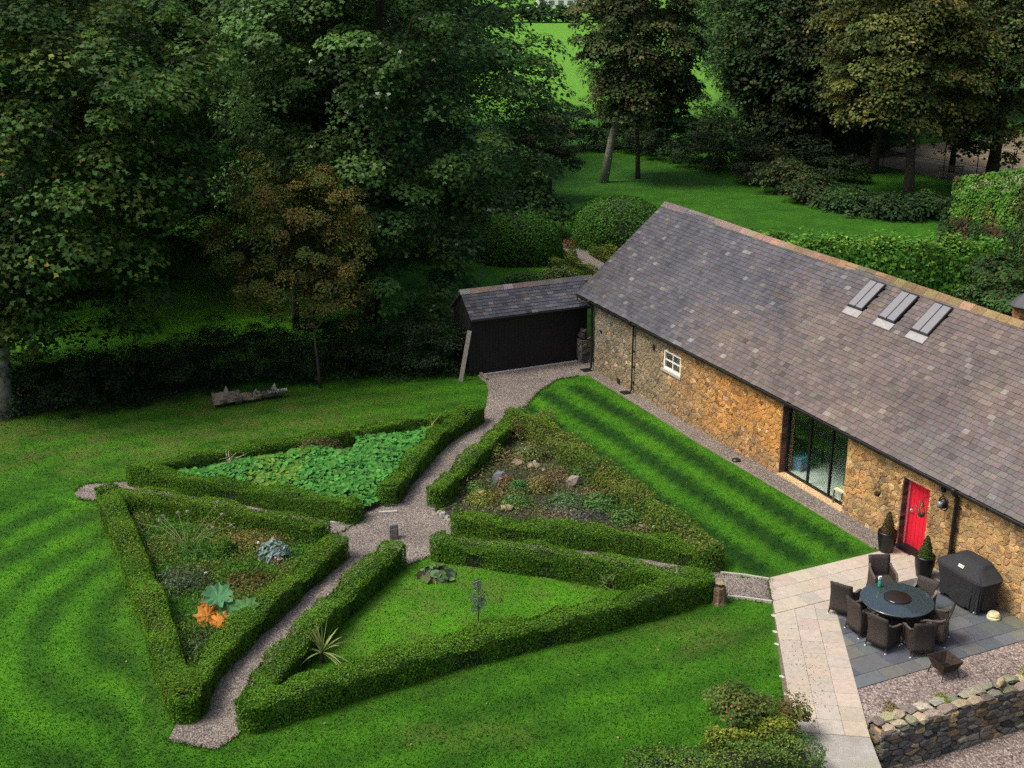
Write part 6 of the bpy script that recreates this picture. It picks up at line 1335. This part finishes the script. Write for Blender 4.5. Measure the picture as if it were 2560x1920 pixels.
# brick pier with a conical slate cap at the right frame edge
PB = thing('brick_pier', 'round-capped brick pier peeping over the barn ridge at the right', 'pier', (20.35, 47.4, 0)); rnd = random.Random(3)
m = MB(); m.box(-.33, .33, -.33, .33, -.3, 2.4); m.build('core', 'mortar_grey', PB)
for r in range(8):
    z = 1.75 + r * .08
    for k in range(3):
        for f in range(2):
            x0 = -.35 + k * .235 + (.1 if r % 2 else 0); x1 = min(x0 + .22, .35)
            if x1 - x0 < .05: continue
            m = MB(); bx = (x0, x1, -.352, -.32) if f == 0 else (-.352, -.32, x0, x1); m.box(*bx, z, z + .068, vj((.30, .12, .065), rnd, .2)); m.build('brick', 'stone', PB)
m = MB(); m.lathe([(.62, 2.4), (.6, 2.44), (.38, 2.68), (.1, 2.9), (.0, 2.93)], 16, (0, 0, 0), (.07, .07, .078)); m.build('cap', 'slate', PB)
# ================================================================== tennis court
c1, c2 = at(2195, 378), at(2464, 425); e1 = nrm((c2 - c1)[:2]); e2 = np.array([-e1[1], e1[0]]);  e2 = e2 if e2[1] > 0 else -e2; K0 = at(2440, 462)[:2]
cq = lambda a, b: K0 + e1 * a + e2 * b
sheet('tennis_court', [cq(-16, .0), cq(22, 0), cq(22, 34), cq(-16, 34)], .02, 'court', 6.0)
for k, (a0_, b0_, a1_, b1_) in enumerate(((-14, 5, 20, 5), (-14, 6.4, 20, 6.4), (-14, 10.5, 20, 10.5), (-14, 14.6, 20, 14.6), (-14, 16, 20, 16), (-3.6, 6.4, -3.6, 14.6), (9.2, 6.4, 9.2, 14.6))):
    p, q = cq(a0_, b0_), cq(a1_, b1_); d = nrm(q - p); nn = np.array([-d[1], d[0]]) * .05; struct(sheet('court_line', [p - nn, q - nn, q + nn, p + nn], .026, 'white_line', 8.0))
FN = thing('court_fence', 'tall wire fence with thin posts round the tennis court', 'fence', (*K0, -.41))
for k in range(-5, 8):
    p = cq(k * 3.0, -.1) - K0; m = MB(); m.tube([(*p, 0), (*p, 2.75)], .035, 6); m.build('post', 'dark_metal_fence', FN)
for k in range(0, 10):
    p = cq(k * 3.6 - 15.8, 34) - K0; m = MB(); m.tube([(*p, 0), (*p, 2.75)], .035, 6); m.build('post', 'lead', FN)
for z in (.1, 1.35, 2.7):
    m = MB(); m.tube([(*(cq(-15, -.1) - K0), z), (*(cq(21, -.1) - K0), z)], .018, 5); m.build('rail', 'dark_metal_fence', FN)
NT = thing('tennis_net', 'dark tennis net sagging across the court', 'net', (*cq(2.9, 4), -.39)); p, q = cq(2.9, 4) - cq(2.9, 4), cq(2.9, 16.8) - cq(2.9, 4)
m = MB(); m.bar((*p, .5), (*q, .5), .02, .85); m.build('netting', 'dark_metal_fence', NT)
for e in (p, q): m = MB(); m.tube([(*e, 0), (*e, 1.07)], .05, 7); m.build('post', 'dark_metal_fence', NT)
bb = A(2052, 386); t = thing('garden_bench', 'dark slatted bench beside the tennis court', 'bench', bb, radians(-15))
for k in range(4): m = MB(); m.box(-.9, .9, -.22 + k * .12, -.13 + k * .12, .43, .46); m.build('slat', 'timber', t)
for k in range(3): m = MB(); m.box(-.9, .9, .26, .29, .55 + k * .14, .65 + k * .14); m.build('back_slat', 'timber', t)
for sx in (-1, 1):
    for sy in (-.2, .27): m = MB(); m.bar((sx * .82, sy, 0), (sx * .82, sy, .43 if sy < 0 else .95), .07); m.build('leg', 'timber', t)
# ================================================================== far field, hedge and white house
for k, x in enumerate((-22, -14, -6, 2, 10, 18, 26, 34)):
    bush('field_hedge', 'distant dark hedge bush along the top of the bright field', 'hedge', (x, 312, 0), (5.4, 3, 4.0), 26, 1.5, 60, [(.03, .07, .016), (.022, .055, .014)], .9, 600 + k, 'hedge at the top of the field', low=-.4, core=False)
WH = thing('white_house', 'distant white house beyond the bright field', 'house', (15.0, 392, -.4))
m = MB(); m.box(-7.5, 7.5, 0, 8, 0, 5.2); m.build('wall', 'white_paint', WH)
m = MB(); V = [(x, y, z) for x in (-8, 8) for y, z in ((-.4, 5.1), (8.4, 5.1), (4, 8.6))]; m.add(V, [(0, 1, 2)[::-1], (3, 4, 5), (0, 3, 5, 2), (1, 2, 5, 4), (0, 1, 4, 3)], (.12, .12, .13)); m.build('roof', 'slate', WH)
for z in (.9, 3.4):
    for k in range(5):
        m = MB(); m.box(-6.6 + k * 2.8, -5.0 + k * 2.8, -.06, -.005, z, z + 1.3); w_ = m.build('window', 'frame_grey', WH)
        for j in range(2): m = MB(); m.box(-6.5 + k * 2.8 + j * .75, -5.85 + k * 2.8 + j * .75, -.09, -.065, z + .1, z + 1.2); m.build('pane', 'roof_glass', w_)
